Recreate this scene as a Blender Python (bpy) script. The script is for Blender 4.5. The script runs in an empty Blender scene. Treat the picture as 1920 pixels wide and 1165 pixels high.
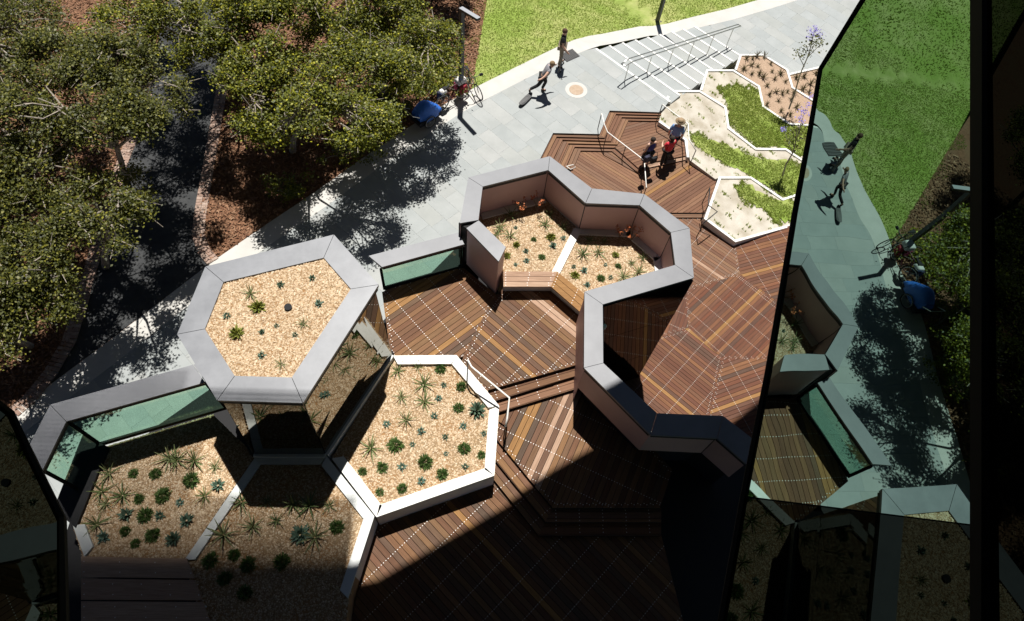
import bpy, bmesh, math, random
import numpy as np
from mathutils import Vector, Matrix
random.seed(7); RNG = np.random.default_rng(7)
SC = bpy.context.scene; COL = SC.collection
R = math.radians

# ------------------------------------------------------------------ camera, sky, sun, exposure
F = 1280.0; CX, CY = 960.0, 582.5; HC = 20.0
CAM = np.array([0, 0, HC])
_d = np.array([858 - CX, 1300 - CY, F]); _d /= np.linalg.norm(_d)
_up = -_d
_x = np.array([1, 0, 0.]) - _up * _up[0]; _x /= np.linalg.norm(_x)
CM = np.array([_x, np.cross(_up, _x), _up])            # world = CM @ camera (x right, y down, z forward)
cd = bpy.data.cameras.new('camera'); cam = bpy.data.objects.new('camera', cd); COL.objects.link(cam)
cd.sensor_width = 36; cd.lens = F / 1920 * 36; cd.clip_start = 0.05; cd.clip_end = 600
mw = np.eye(4); mw[:3, 0] = CM[:, 0]; mw[:3, 1] = -CM[:, 1]; mw[:3, 2] = -CM[:, 2]; mw[:3, 3] = CAM
cam.matrix_world = Matrix(mw.tolist()); SC.camera = cam
EL = R(68.5)
SUN = np.array([0.0, math.cos(EL), math.sin(EL)])      # towards the sun
W = bpy.data.worlds.new('World'); SC.world = W; W.use_nodes = True
nt = W.node_tree; bg = nt.nodes['Background']
sky = nt.nodes.new('ShaderNodeTexSky'); sky.sky_type = 'NISHITA'; sky.sun_disc = False
sky.air_density = .42; sky.dust_density = .2; sky.ozone_density = 1.0
sky.sun_elevation = EL; sky.sun_rotation = 0.0
nt.links.new(sky.outputs[0], bg.inputs[0]); bg.inputs[1].default_value = 0.05
sl = bpy.data.lights.new('sun', 'SUN'); sl.energy = 5.0; sl.angle = R(0.53); sl.color = (1, 0.965, 0.91)
so = bpy.data.objects.new('sun', sl); COL.objects.link(so)
so.rotation_euler = Vector(SUN).to_track_quat('Z', 'Y').to_euler()
SC.render.engine = 'CYCLES'
SC.view_settings.view_transform = 'Standard'; SC.view_settings.look = 'None'
SC.view_settings.exposure = 0.45; SC.view_settings.gamma = 1.0; SC.view_settings.use_curve_mapping = False

# ------------------------------------------------------------------ geometry helpers
def ray(p):
    v = np.array([p[0] - CX, p[1] - CY, F]); return CM @ (v / np.linalg.norm(v))
def G(p, z=0.0):
    r = ray(p); return CAM + r * ((z - HC) / r[2])
def G2(p, z=0.0): return G(p, z)[:2]
def plane_hit(p, n, d):
    r = ray(p); return CAM + r * ((d - CAM @ n) / (r @ n))
# the ground falls away along the stair flight
SD = np.array([0.71, 0.70]); S0 = np.array([5.11, 24.41])
def terr(x, y):
    t = (np.asarray(x) - S0[0]) * SD[0] + (np.asarray(y) - S0[1]) * SD[1]
    return -1.17 * np.clip(t / 4.7, 0, 1)
def G_terr(p):
    z = 0.0
    for _ in range(12):
        q = G(p, z); z = float(terr(q[0], q[1]))
    return G(p, z)

def fast(name, V, Fc):
    V = np.asarray(V, np.float32); Fc = np.asarray(Fc, np.int32)
    me = bpy.data.meshes.new(name); k = Fc.shape[1]
    me.vertices.add(len(V)); me.vertices.foreach_set('co', V.ravel())
    me.loops.add(Fc.size); me.loops.foreach_set('vertex_index', Fc.ravel())
    me.polygons.add(len(Fc)); me.polygons.foreach_set('loop_start', np.arange(0, Fc.size, k, dtype=np.int32))
    me.update(calc_edges=True); me.validate(); return me
def wloc(o):
    v = np.zeros(3)
    while o: v += np.array(o.location); o = o.parent
    return v
def link(name, me, mat=None, parent=None, kind=None):
    o = bpy.data.objects.new(name, me); COL.objects.link(o)
    if mat is not None and me is not None:
        me.materials.clear(); me.materials.append(mat)
    if parent is not None: o.parent = parent
    if kind: o['kind'] = kind
    return o
class MB:
    """collects shapes in world coordinates and links them as one mesh"""
    def __init__(s): s.v = []; s.f = []
    def add(s, V, Fs):
        b = len(s.v); s.v += [tuple(map(float, q)) for q in V]; s.f += [tuple(b + i for i in f) for f in Fs]; return s
    def prism(s, poly, z0, z1):
        n = len(poly)
        a = sum(poly[i][0] * poly[(i + 1) % n][1] - poly[(i + 1) % n][0] * poly[i][1] for i in range(n))
        if a < 0: poly = poly[::-1]
        V = [(p[0], p[1], z0) for p in poly] + [(p[0], p[1], z1) for p in poly]
        Fs = [tuple(range(n))[::-1], tuple(range(n, 2 * n))] + [(i, (i + 1) % n, n + (i + 1) % n, n + i) for i in range(n)]
        return s.add(V, Fs)
    def hexa(s, P):       # 8 corners: bottom 4, top 4
        return s.add(P, [(3, 2, 1, 0), (4, 5, 6, 7), (0, 1, 5, 4), (1, 2, 6, 5), (2, 3, 7, 6), (3, 0, 4, 7)])
    def box(s, c, sz, rz=0.0):
        cx, cy, cz = c; hx, hy, hz = sz[0] / 2, sz[1] / 2, sz[2] / 2; ca, sa = math.cos(rz), math.sin(rz)
        P = []
        for z in (-hz, hz):
            for x, y in ((-hx, -hy), (hx, -hy), (hx, hy), (-hx, hy)):
                P.append((cx + x * ca - y * sa, cy + x * sa + y * ca, cz + z))
        return s.hexa(P)
    def slab(s, a, b, c, d, th):   # vertical or sloping quad with thickness along its normal
        a, b, c, d = [np.array(q, float) for q in (a, b, c, d)]
        n = np.cross(b - a, d - a); n /= np.linalg.norm(n); n *= th
        return s.hexa([a - n, b - n, c - n, d - n, a, b, c, d])
    def tube(s, pts, r, n=8, cap=True):
        pts = [np.array(p, float) for p in pts]; m = len(pts)
        rs = r if hasattr(r, '__len__') else [r] * m
        V = []; Fs = []
        prev = None
        for i in range(m):
            t = pts[min(i + 1, m - 1)] - pts[max(i - 1, 0)]; t /= (np.linalg.norm(t) + 1e-9)
            if prev is None:
                ref = np.array([0, 0, 1.]) if abs(t[2]) < .9 else np.array([1., 0, 0])
                u = np.cross(t, ref)
            else: u = prev - t * (prev @ t)
            u /= np.linalg.norm(u); prev = u; w = np.cross(t, u)
            for k in range(n):
                a = 2 * math.pi * k / n; V.append(pts[i] + rs[i] * (math.cos(a) * u + math.sin(a) * w))
        for i in range(m - 1):
            for k in range(n):
                Fs.append((i * n + k, i * n + (k + 1) % n, (i + 1) * n + (k + 1) % n, (i + 1) * n + k))
        if cap: Fs.append(tuple(range(n))[::-1]); Fs.append(tuple(range((m - 1) * n, m * n)))
        return s.add(V, Fs)
    def lathe(s, c, prof, n=20, axis=None):
        V = []; Fs = []; m = len(prof)
        for r, z in prof:
            for k in range(n):
                a = 2 * math.pi * k / n; V.append((c[0] + r * math.cos(a), c[1] + r * math.sin(a), c[2] + z))
        for i in range(m - 1):
            for k in range(n): Fs.append((i * n + k, i * n + (k + 1) % n, (i + 1) * n + (k + 1) % n, (i + 1) * n + k))
        Fs.append(tuple(range(n))[::-1]); Fs.append(tuple(range((m - 1) * n, m * n)))
        return s.add(V, Fs)
    def torus(s, c, Rr, r, ax, n=24, k=8):
        ax = np.array(ax, float); ax /= np.linalg.norm(ax)
        ref = np.array([0, 0, 1.]) if abs(ax[2]) < .9 else np.array([1., 0, 0])
        u = np.cross(ax, ref); u /= np.linalg.norm(u); w = np.cross(ax, u); V = []; Fs = []
        for i in range(n):
            A = 2 * math.pi * i / n; e = math.cos(A) * u + math.sin(A) * w
            for j in range(k):
                B = 2 * math.pi * j / k; V.append(np.array(c) + e * (Rr + r * math.cos(B)) + ax * r * math.sin(B))
        for i in range(n):
            for j in range(k): Fs.append((i * k + j, ((i + 1) % n) * k + j, ((i + 1) % n) * k + (j + 1) % k, i * k + (j + 1) % k))
        return s.add(V, Fs)
    def build(s, name, mat, parent=None, kind=None, smooth=False):
        off = wloc(parent)
        me = bpy.data.meshes.new(name); me.from_pydata([tuple(np.array(v) - off) for v in s.v], [], s.f); me.update()
        if smooth:
            me.polygons.foreach_set('use_smooth', [True] * len(me.polygons))
        return link(name, me, mat, parent, kind)
def thing(name, label, cat, loc=(0, 0, 0), group=None):
    o = bpy.data.objects.new(name, None); COL.objects.link(o); o.empty_display_size = .2
    o.location = tuple(map(float, loc)); o['label'] = label; o['category'] = cat
    if group: o['group'] = group
    return o
def tag(o, label, cat, group=None):
    o['label'] = label; o['category'] = cat
    if group: o['group'] = group
    return o
def clip(poly, a, b):      # keep a.p <= b
    out = []; n = len(poly)
    for i in range(n):
        p, q = poly[i], poly[(i + 1) % n]; dp, dq = p[0] * a[0] + p[1] * a[1] - b, q[0] * a[0] + q[1] * a[1] - b
        if dp <= 0: out.append(p)
        if dp * dq < 0:
            t = dp / (dp - dq); out.append((p[0] + (q[0] - p[0]) * t, p[1] + (q[1] - p[1]) * t))
    return out
def area(poly):
    return .5 * sum(poly[i][0] * poly[(i + 1) % len(poly)][1] - poly[(i + 1) % len(poly)][0] * poly[i][1] for i in range(len(poly)))
def clean(poly, eps=1e-3):
    out = []
    for p in poly:
        if not out or abs(p[0] - out[-1][0]) + abs(p[1] - out[-1][1]) > eps: out.append(p)
    if len(out) > 1 and abs(out[0][0] - out[-1][0]) + abs(out[0][1] - out[-1][1]) <= eps: out.pop()
    return out
def inside(poly, P):
    P = np.asarray(P); x, y = P[:, 0], P[:, 1]; c = np.zeros(len(P), bool); n = len(poly)
    for i in range(n):
        (x1, y1), (x2, y2) = poly[i], poly[(i + 1) % n]
        if y1 == y2: continue
        m = ((y1 > y) != (y2 > y)) & (x < (x2 - x1) * (y - y1) / (y2 - y1) + x1); c ^= m
    return c
def scatter(poly, n):
    A = np.array(poly); lo, hi = A.min(0), A.max(0)
    full = np.prod(hi - lo); k = int(n * full / max(abs(area(poly)), .01)) + 8
    P = lo + RNG.random((k, 2)) * (hi - lo); return P[inside(poly, P)]
def pxpoly(px, z): return [tuple(G2(p, z)) for p in px]
def offset_line(pts, d):     # offset a 2d polyline to its left by d
    pts = [np.array(p, float) for p in pts]; out = []
    for i, p in enumerate(pts):
        t = pts[min(i + 1, len(pts) - 1)] - pts[max(i - 1, 0)]; t /= np.linalg.norm(t)
        out.append(p + d * np.array([-t[1], t[0]]))
    return out

def dens(pts, step):
    out = []
    for a, b in zip(pts[:-1], pts[1:]):
        a = np.array(a); b = np.array(b); n = max(1, int(np.linalg.norm(b - a) / step))
        out += [a + (b - a) * i / n for i in range(n)]
    return out + [np.array(pts[-1])]

# ------------------------------------------------------------------ materials
def material(name, base, rough=.7, metal=0.0, var=None, vscale=4.0, bump=0.0, bscale=40.0, rand=0.0, spec=.5, coords='Object', stretch=(1, 1, 1), var2=None, v2scale=.6, island=None):
    m = bpy.data.materials.new(name); m.use_nodes = True; t = m.node_tree; N = t.nodes; L = t.links
    b = N['Principled BSDF']; b.inputs['Roughness'].default_value = rough; b.inputs['Metallic'].default_value = metal
    b.inputs['Specular IOR Level'].default_value = spec
    tc = N.new('ShaderNodeTexCoord'); mp = N.new('ShaderNodeMapping'); mp.inputs['Scale'].default_value = stretch
    L.new(tc.outputs[coords], mp.inputs['Vector'])
    oi = N.new('ShaderNodeObjectInfo')
    off = N.new('ShaderNodeVectorMath'); off.operation = 'ADD'
    cmb = N.new('ShaderNodeMath'); cmb.operation = 'MULTIPLY'; cmb.inputs[1].default_value = 37.0 if rand else 0.0
    L.new(oi.outputs['Random'], cmb.inputs[0]); L.new(mp.outputs[0], off.inputs[0]); L.new(cmb.outputs[0], off.inputs[1])
    col = N.new('ShaderNodeRGB'); col.outputs[0].default_value = (*base, 1); out = col.outputs[0]
    def mix(a, c, fac):
        x = N.new('ShaderNodeMix'); x.data_type = 'RGBA'; L.new(a, x.inputs['A'])
        if hasattr(c, 'name'): L.new(c, x.inputs['B'])
        else: x.inputs['B'].default_value = (*c, 1)
        L.new(fac, x.inputs['Factor']); return x.outputs['Result']
    def noise(sc, det=6, lo=.35, hi=.65):
        n = N.new('ShaderNodeTexNoise'); n.inputs['Scale'].default_value = sc; n.inputs['Detail'].default_value = det; n.inputs['Roughness'].default_value = .65
        L.new(off.outputs[0], n.inputs['Vector'])
        r = N.new('ShaderNodeMapRange'); r.inputs[1].default_value = lo; r.inputs[2].default_value = hi; L.new(n.outputs['Fac'], r.inputs[0]); return r.outputs[0]
    if rand and var2 is not None:
        cr = N.new('ShaderNodeValToRGB'); cr.color_ramp.interpolation = 'LINEAR'
        els = cr.color_ramp.elements
        cols = [base] + list(var2)
        while len(els) < len(cols): els.new(.5)
        for i, c in enumerate(cols): els[i].position = i / max(1, len(cols) - 1); els[i].color = (*c, 1)
        L.new(oi.outputs['Random'], cr.inputs[0]); out = cr.outputs[0]
    if island is not None:
        ge = N.new('ShaderNodeNewGeometry'); cr = N.new('ShaderNodeValToRGB'); els = cr.color_ramp.elements
        cols = [base] + list(island)
        while len(els) < len(cols): els.new(.5)
        for i, c in enumerate(cols): els[i].position = i / max(1, len(cols) - 1); els[i].color = (*c, 1)
        L.new(ge.outputs['Random Per Island'], cr.inputs[0]); out = cr.outputs[0]
    if var is not None and rand and var2 is not None:
        x = N.new('ShaderNodeMix'); x.data_type = 'RGBA'; x.blend_type = 'MULTIPLY'; L.new(out, x.inputs['A']); x.inputs['B'].default_value = (*var, 1); L.new(noise(vscale), x.inputs['Factor']); out = x.outputs['Result']
    elif var is not None: out = mix(out, var, noise(vscale))
    if var2 is not None and not rand: out = mix(out, var2, noise(v2scale, 4, .42, .62))
    L.new(out, b.inputs['Base Color'])
    if bump:
        n = N.new('ShaderNodeTexNoise'); n.inputs['Scale'].default_value = bscale; n.inputs['Detail'].default_value = 5
        L.new(off.outputs[0], n.inputs['Vector'])
        bp = N.new('ShaderNodeBump'); bp.inputs['Strength'].default_value = bump; bp.inputs['Distance'].default_value = .02
        L.new(n.outputs['Fac'], bp.inputs['Height']); L.new(bp.outputs[0], b.inputs['Normal'])
    return m
def glass_mat(name, refl, base=(.004, .005, .005), fac=.85, rough=.0, wave=0.0, wscale=.8):
    m = bpy.data.materials.new(name); m.use_nodes = True; t = m.node_tree; N = t.nodes; L = t.links; N.clear()
    o = N.new('ShaderNodeOutputMaterial'); g = N.new('ShaderNodeBsdfGlossy'); g.inputs['Color'].default_value = (*refl, 1); g.inputs['Roughness'].default_value = rough
    d = N.new('ShaderNodeBsdfDiffuse'); d.inputs['Color'].default_value = (*base, 1)
    mx = N.new('ShaderNodeMixShader'); mx.inputs[0].default_value = fac
    L.new(d.outputs[0], mx.inputs[1]); L.new(g.outputs[0], mx.inputs[2]); L.new(mx.outputs[0], o.inputs[0])
    if wave:
        tc = N.new('ShaderNodeTexCoord'); n = N.new('ShaderNodeTexNoise'); n.inputs['Scale'].default_value = wscale; n.inputs['Detail'].default_value = 1
        L.new(tc.outputs['Object'], n.inputs['Vector']); b = N.new('ShaderNodeBump'); b.inputs['Strength'].default_value = wave; b.inputs['Distance'].default_value = .05
        L.new(n.outputs['Fac'], b.inputs['Height']); L.new(b.outputs[0], g.inputs['Normal'])
    return m
def tinted_mat(name, tint, refl=.12):
    m = bpy.data.materials.new(name); m.use_nodes = True; t = m.node_tree; N = t.nodes; L = t.links; N.clear()
    o = N.new('ShaderNodeOutputMaterial'); g = N.new('ShaderNodeBsdfGlossy'); g.inputs['Roughness'].default_value = 0; g.inputs['Color'].default_value = (.8, .95, .88, 1)
    tr = N.new('ShaderNodeBsdfTransparent'); tr.inputs['Color'].default_value = (*tint, 1)
    mx = N.new('ShaderNodeMixShader'); mx.inputs[0].default_value = refl
    L.new(tr.outputs[0], mx.inputs[1]); L.new(g.outputs[0], mx.inputs[2]); L.new(mx.outputs[0], o.inputs[0]); return m

M = {}
M['paver'] = material('stone paver', (.325, .345, .342), .75, var=(.86, .87, .87), vscale=1.1, bump=.15, bscale=60, rand=1, var2=[(.325, .345, .342), (.335, .355, .35), (.36, .37, .36), (.325, .34, .325)])
M['paver_base'] = material('paver bedding', (.27, .285, .28), .9, var=(.30, .31, .305), vscale=3)
M['kerbstone'] = material('pale kerb concrete', (.46, .45, .42), .8, var=(.52, .505, .475), vscale=1.5, bump=.1)
M['mulch'] = material('bark mulch', (.105, .045, .022), .95, var=(.21, .098, .05), vscale=9, bump=1.0, bscale=30, var2=(.16, .085, .045), v2scale=1.2)
M['mulch_chip'] = material('bark chips', (.10, .045, .022), .9, island=[(.20, .095, .048), (.29, .155, .085), (.14, .06, .03), (.36, .22, .13)])
M['asphalt'] = material('asphalt', (.028, .030, .032), .9, var=(.05, .052, .053), vscale=2.5, bump=.4, bscale=80)
M['brick'] = material('kerb brick', (.31, .21, .165), .85, var=(.7, .66, .62), vscale=14, bump=.3, rand=1, var2=[(.36, .25, .20), (.44, .34, .28), (.28, .175, .135)])
M['lawn'] = material('lawn turf', (.23, .29, .06), .95, var=(.37, .38, .14), vscale=1.3, bump=.6, bscale=12, var2=(.20, .28, .045), v2scale=.3)
M['grass'] = material('grass blades', (.27, .36, .06), .8, island=[(.37, .45, .09), (.21, .30, .04), (.50, .52, .18), (.31, .40, .07)], spec=.2)
M['sand'] = material('pale sand', (.46, .425, .36), .95, var=(.55, .51, .44), vscale=6, bump=.5, bscale=50, var2=(.36, .32, .25), v2scale=1.5)
M['pinkgravel'] = material('pink gravel', (.33, .225, .15), .95, var=(.44, .32, .225), vscale=16, bump=.8, bscale=60)
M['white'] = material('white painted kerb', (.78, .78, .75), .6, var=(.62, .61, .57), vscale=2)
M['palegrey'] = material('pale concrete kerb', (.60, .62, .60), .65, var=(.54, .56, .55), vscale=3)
M['gravel'] = material('buff gravel bed', (.25, .165, .085), .95, var=(.36, .25, .14), vscale=22, bump=1.0, bscale=70, var2=(.33, .18, .075), v2scale=1.1)
M['pebble'] = material('buff pebbles', (.38, .27, .16), .85, island=[(.48, .355, .22), (.58, .455, .31), (.30, .19, .10), (.66, .55, .40), (.44, .295, .165), (.24, .155, .085)])
M['coping'] = material('grey metal coping', (.128, .133, .147), .5, metal=.0, var=(.175, .18, .195), vscale=.9, bump=.02, bscale=6, spec=.6)
M['copinghex'] = material('weathered grey coping', (.125, .132, .148), .45, var=(.18, .188, .206), vscale=1.6, bump=.02, bscale=6, spec=.6)
M['fascia'] = material('mauve grey cladding', (.47, .315, .315), .5, var=(.42, .28, .275), vscale=1.0)
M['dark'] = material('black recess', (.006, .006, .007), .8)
M['joint'] = material('dark joint', (.012, .012, .014), .7)
WOODS = [(.158, .082, .047), (.112, .060, .038), (.205, .115, .062), (.118, .078, .054), (.225, .132, .064), (.17, .092, .060), (.09, .064, .049), (.19, .100, .064)]
def wood(name, cols, rough=.55):
    cols = [(c[0] * 1.05, c[1] * .96, c[2] * .84) for c in cols]
    return material(name, cols[0], .72, spec=.25, var=(.70, .66, .62), vscale=3.0, bump=.25, bscale=8, rand=1, var2=cols[1:], stretch=(.7, 14, 14))
M['wood'] = wood('hardwood decking', WOODS)
M['palewood'] = wood('bleached hardwood', [(.40, .285, .225), (.36, .255, .20), (.44, .33, .265)])
M['goldwood'] = wood('golden hardwood', [(.30, .175, .072), (.27, .155, .062)])
M['redwood'] = wood('red hardwood', [(.152, .062, .037), (.108, .049, .033), (.185, .084, .048), (.12, .062, .045), (.21, .105, .054), (.138, .061, .041), (.09, .057, .045), (.17, .073, .046)], .5)
M['farwood'] = wood('weathered hardwood', [(.19, .102, .066), (.15, .081, .055), (.23, .132, .086), (.165, .104, .078), (.245, .148, .09)])
M['stud'] = material('steel screw head', (.72, .70, .66), .4)
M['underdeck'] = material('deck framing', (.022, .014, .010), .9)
M['hexglass'] = glass_mat('dark reflective glass', (.50, .50, .47), fac=.62)
M['blackglass'] = glass_mat('black glass', (.16, .15, .14), fac=.5)
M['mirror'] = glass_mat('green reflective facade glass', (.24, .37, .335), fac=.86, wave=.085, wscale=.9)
M['mirror_dark'] = glass_mat('dim reflective facade glass', (.016, .022, .02), fac=.85, wave=.05, wscale=.9)  # toned-down facade glass, dark reflections put into its colour
M['greenglass'] = tinted_mat('green balustrade glass', (.68, .86, .77), .14)
M['frame'] = material('black window frame', (.004, .004, .005), .9, spec=.1)
M['soffit'] = material('dark soffit panel', (.03, .03, .032), .6)
M['lampmetal'] = material('charcoal lamp metal', (.022, .024, .027), .45, var=(.03, .032, .035), vscale=4)
M['lamptop'] = material('grey lamp top', (.33, .34, .36), .4)
M['steel'] = material('brushed steel', (.62, .61, .58), .3, metal=.9)
M['whiterail'] = material('pale steel rail', (.80, .78, .73), .4)
M['bark'] = material('grey bark', (.24, .20, .16), .9, var=(.42, .37, .31), vscale=10, bump=.6)
M['leaf'] = material('tree leaves', (.075, .095, .009), .5, island=[(.14, .16, .012), (.035, .05, .008), (.25, .26, .018), (.055, .07, .01), (.50, .47, .03)], spec=.35)
M['leaf2'] = material('olive leaves', (.055, .064, .011), .5, island=[(.095, .104, .016), (.028, .036, .009), (.155, .16, .022), (.045, .052, .011), (.30, .28, .034)], spec=.35)
M['spiky'] = material('agave leaf', (.12, .165, .06), .5, var=(.75, .75, .7), vscale=5, rand=1, var2=[(.16, .20, .07), (.22, .245, .11)])
M['shrub'] = material('shrub leaf', (.075, .14, .03), .6, island=[(.12, .21, .05), (.05, .10, .024), (.18, .26, .075)])
M['tuft'] = material('yellow green tuft', (.20, .22, .035), .7, island=[(.27, .28, .05), (.14, .17, .03)])
M['succ'] = material('blue green succulent', (.12, .20, .14), .5, var=(.75, .75, .75), vscale=8, rand=1, var2=[(.10, .16, .10), (.17, .27, .21)])
M['twig'] = material('dry twig', (.14, .10, .06), .9)
M['orange'] = material('orange flower', (.50, .14, .035), .7, island=[(.42, .10, .03), (.55, .22, .07)])
M['purple'] = material('lilac blossom', (.22, .18, .55), .7, island=[(.28, .23, .62), (.17, .14, .46)])
M['strap'] = material('strap leaf', (.085, .075, .025), .6, island=[(.13, .10, .035), (.06, .055, .02), (.17, .13, .05)])
M['skin'] = material('skin', (.60, .37, .27), .6)
M['black'] = material('black cloth', (.012, .012, .014), .85)
M['charcoal'] = material('charcoal rubber', (.03, .03, .032), .8)
M['grip'] = material('grip tape', (.10, .10, .10), .9, var=(.13, .13, .13), vscale=12)
M['rubber'] = material('tyre rubber', (.02, .02, .02), .8)
M['iron'] = material('cast iron grate', (.09, .09, .09), .6)
M['rustcover'] = material('sandy access cover', (.44, .34, .25), .8, var=(.36, .26, .18), vscale=7)
for k_ in ('leaf', 'leaf2', 'grass', 'shrub'):
    t_ = M[k_].node_tree; b_ = t_.nodes['Principled BSDF']; o_ = t_.nodes['Material Output']
    tl = t_.nodes.new('ShaderNodeBsdfTranslucent'); mx = t_.nodes.new('ShaderNodeMixShader'); mx.inputs[0].default_value = .3
    t_.links.new(b_.inputs['Base Color'].links[0].from_socket, tl.inputs['Color']); t_.links.new(b_.outputs[0], mx.inputs[1]); t_.links.new(tl.outputs[0], mx.inputs[2]); t_.links.new(mx.outputs[0], o_.inputs[0])
def flat(name, c, r=.8): return material(name, c, r, var=tuple(x * .8 for x in c), vscale=9)

# ------------------------------------------------------------------ ground, road, lawn, path
ZM, ZN, ZO = 4.10, 3.74, 3.40          # terrace deck levels
ZC = 5.70                              # parapet coping
ZK = 4.18                              # planter kerbs
ZHEX = 7.33
# the big ground sheet: mulch under the trees
mb = MB(); mb.add([(-150, -120, -1.6), (150, -120, -1.6), (150, 200, -1.6), (-150, 200, -1.6)], [(0, 1, 2, 3)])
ground = mb.build('ground', M['lawn'], kind='structure')
edge_px = [(-120, 872), (30, 770), (215, 632), (400, 490), (500, 421), (590, 361), (690, 290), (770, 237), (840, 192), (890, 165), (960, 130), (1050, 86), (1130, 64), (1200, 50), (1300, 32), (1360, 18), (1430, -2)]
edge = [tuple(G_terr(p)[:2]) for p in edge_px]
edge = [(-20.5, -1.2)] + edge + [(edge[-1][0] + 5, edge[-1][1] + 2.6), (edge[-1][0] + 24, edge[-1][1] + 9)]
edge = [tuple(p) for p in dens(edge, .7)]
kin = offset_line(edge, -0.78)
def grid_mesh(name, xs, ys, zf, keep, mat, kind='structure'):
    nx, ny = len(xs), len(ys); X, Y = np.meshgrid(xs, ys); Z = zf(X, Y)
    V = np.stack([X, Y, Z], -1).reshape(-1, 3)
    i, j = np.meshgrid(np.arange(nx - 1), np.arange(ny - 1)); a = (j * nx + i).ravel()
    Fc = np.stack([a, a + 1, a + nx + 1, a + nx], -1)
    c = V[Fc].mean(1); Fc = Fc[keep(c)]
    me = fast(name, V, Fc); me.polygons.foreach_set('use_smooth', np.ones(len(me.polygons), bool))
    return link(name, me, mat, None, kind)
# beyond the kerb: mulch bed to the left, lawn to the right of the lamp
lawn_a = G2((884, 168)); lawn_b = G2((915, -10))
ld = lawn_b - lawn_a; ld /= np.linalg.norm(ld)
big = [(-60, -20)] + [tuple(p) for p in edge] + [(70, 60), (70, 90), (-60, 90)]
def beyond(c): return inside([(-60, -1.2)] + [tuple(p) for p in edge] + [(60, 70), (60, 95), (-60, 95)], c[:, :2])
def side(x, y): return (x - lawn_a[0]) * ld[1] - (y - lawn_a[1]) * ld[0]
def bumpy(x, y, s): return .02 * np.sin(x * 2.1 + s) * np.sin(y * 1.7 + s) + .012 * np.sin(x * 5.3) * np.sin(y * 6.1 + 1)
# sheets are laid as polygons
def sheet(name, poly, z, mat, kind='structure', parent=None):
    mb = MB(); mb.add([(p[0], p[1], z) for p in poly], [tuple(range(len(poly)))])
    o = mb.build(name, mat, parent, kind)
    if o.data.polygons[0].normal.z < 0: o.data.flip_normals()
    return o
# terrain strip following the slope: quads from kerb edge outwards
def strip(name, inner, outer, zi, zo, mat, kind='structure', sub=1):
    V = []; Fs = []
    for k, (a, b) in enumerate(zip(inner, outer)):
        for j in range(sub + 1):
            q = np.array(a) * (1 - j / sub) + np.array(b) * (j / sub)
            V.append((q[0], q[1], float(terr(q[0], q[1])) + zi * (1 - j / sub) + zo * (j / sub)))
    n = sub + 1
    for k in range(len(inner) - 1):
        for j in range(sub): Fs.append((k * n + j, (k + 1) * n + j, (k + 1) * n + j + 1, k * n + j + 1))
    me = bpy.data.meshes.new(name); me.from_pydata(V, [], Fs); me.update()
    if me.polygons[0].normal.z < 0: me.flip_normals()
    return link(name, me, mat, None, kind)
# mulch: from far left to the lawn boundary
LIM = [tuple(lawn_a), tuple(lawn_a + ld * 60)]
mul = [(-60, -1.2)] + [p for p in edge if side(p[0], p[1]) < 0] + LIM + [(-60, 80)]
sheet('mulch_bed', mul, -0.012, M['mulch'])
lawn_pts = [p for p in edge if side(p[0], p[1]) >= 0]
inner = dens([tuple(lawn_a)] + lawn_pts, .7)
outer = [np.array(p) + np.array([ld[0], ld[1]]) * 60 for p in inner]
strip('lawn', inner, outer, .0, .0, M['lawn'], sub=70)

# road between two brick edgings
lpx = [(300, 60), (275, 180), (252, 250), (225, 320), (205, 400), (180, 470), (155, 560), (130, 640), (95, 700), (55, 750), (22, 778)]
rpx = [(440, 20), (425, 110), (414, 180), (404, 240), (390, 320), (376, 400), (372, 440), (382, 470), (402, 494)]
road_poly = [tuple(G2(p)) for p in lpx] + [tuple(G2(p)) for p in [(60, 746), (215, 630), (390, 497)]] + [tuple(G2(p)) for p in rpx[::-1]]
a0, b0 = G2(lpx[0]), G2(rpx[0])
road_poly = [(a0[0] - 1.5, a0[1] + 22), *road_poly, (b0[0] - 1.5, b0[1] + 22)]
sheet('road', road_poly, -0.004, M['asphalt'])
def brick_edge(px, label_parent, w=.42):
    line = [G2(p) for p in px]; root = label_parent
    L2 = offset_line(line, w / 2); L1 = offset_line(line, -w / 2)
    bed = MB(); n = len(line)
    bed.add([(p[0], p[1], .0) for p in L1] + [(p[0], p[1], .0) for p in L2], [(k, k + 1, n + k + 1, n + k) for k in range(n - 1)])
    rt = bed.build('brick_edging', M['paver_base'], None, 'structure')
    me = None; box = MB(); box.box((0, 0, .02), (.115, w / 2 - .012, .05)); 
    meb = bpy.data.meshes.new('brick'); meb.from_pydata(box.v, [], box.f); meb.materials.append(M['brick'])
    pts = dens([tuple(p) for p in line], .125)
    for i in range(len(pts) - 1):
        t = pts[i + 1] - pts[i]; a = math.atan2(t[1], t[0]); nrm = np.array([-math.sin(a), math.cos(a)])
        for s in (-1, 1):
            if len(rt.children) >= 290: break
            q = pts[i] + nrm * s * w / 4
            o = bpy.data.objects.new('brick', meb); COL.objects.link(o); o.parent = rt
            o.location = (q[0], q[1], random.uniform(-.004, .004)); o.rotation_euler = (random.uniform(-.02, .02), 0, a + random.uniform(-.03, .03))
    return rt
brick_edge(lpx[1:], None); brick_edge(rpx[1:], None)

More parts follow.
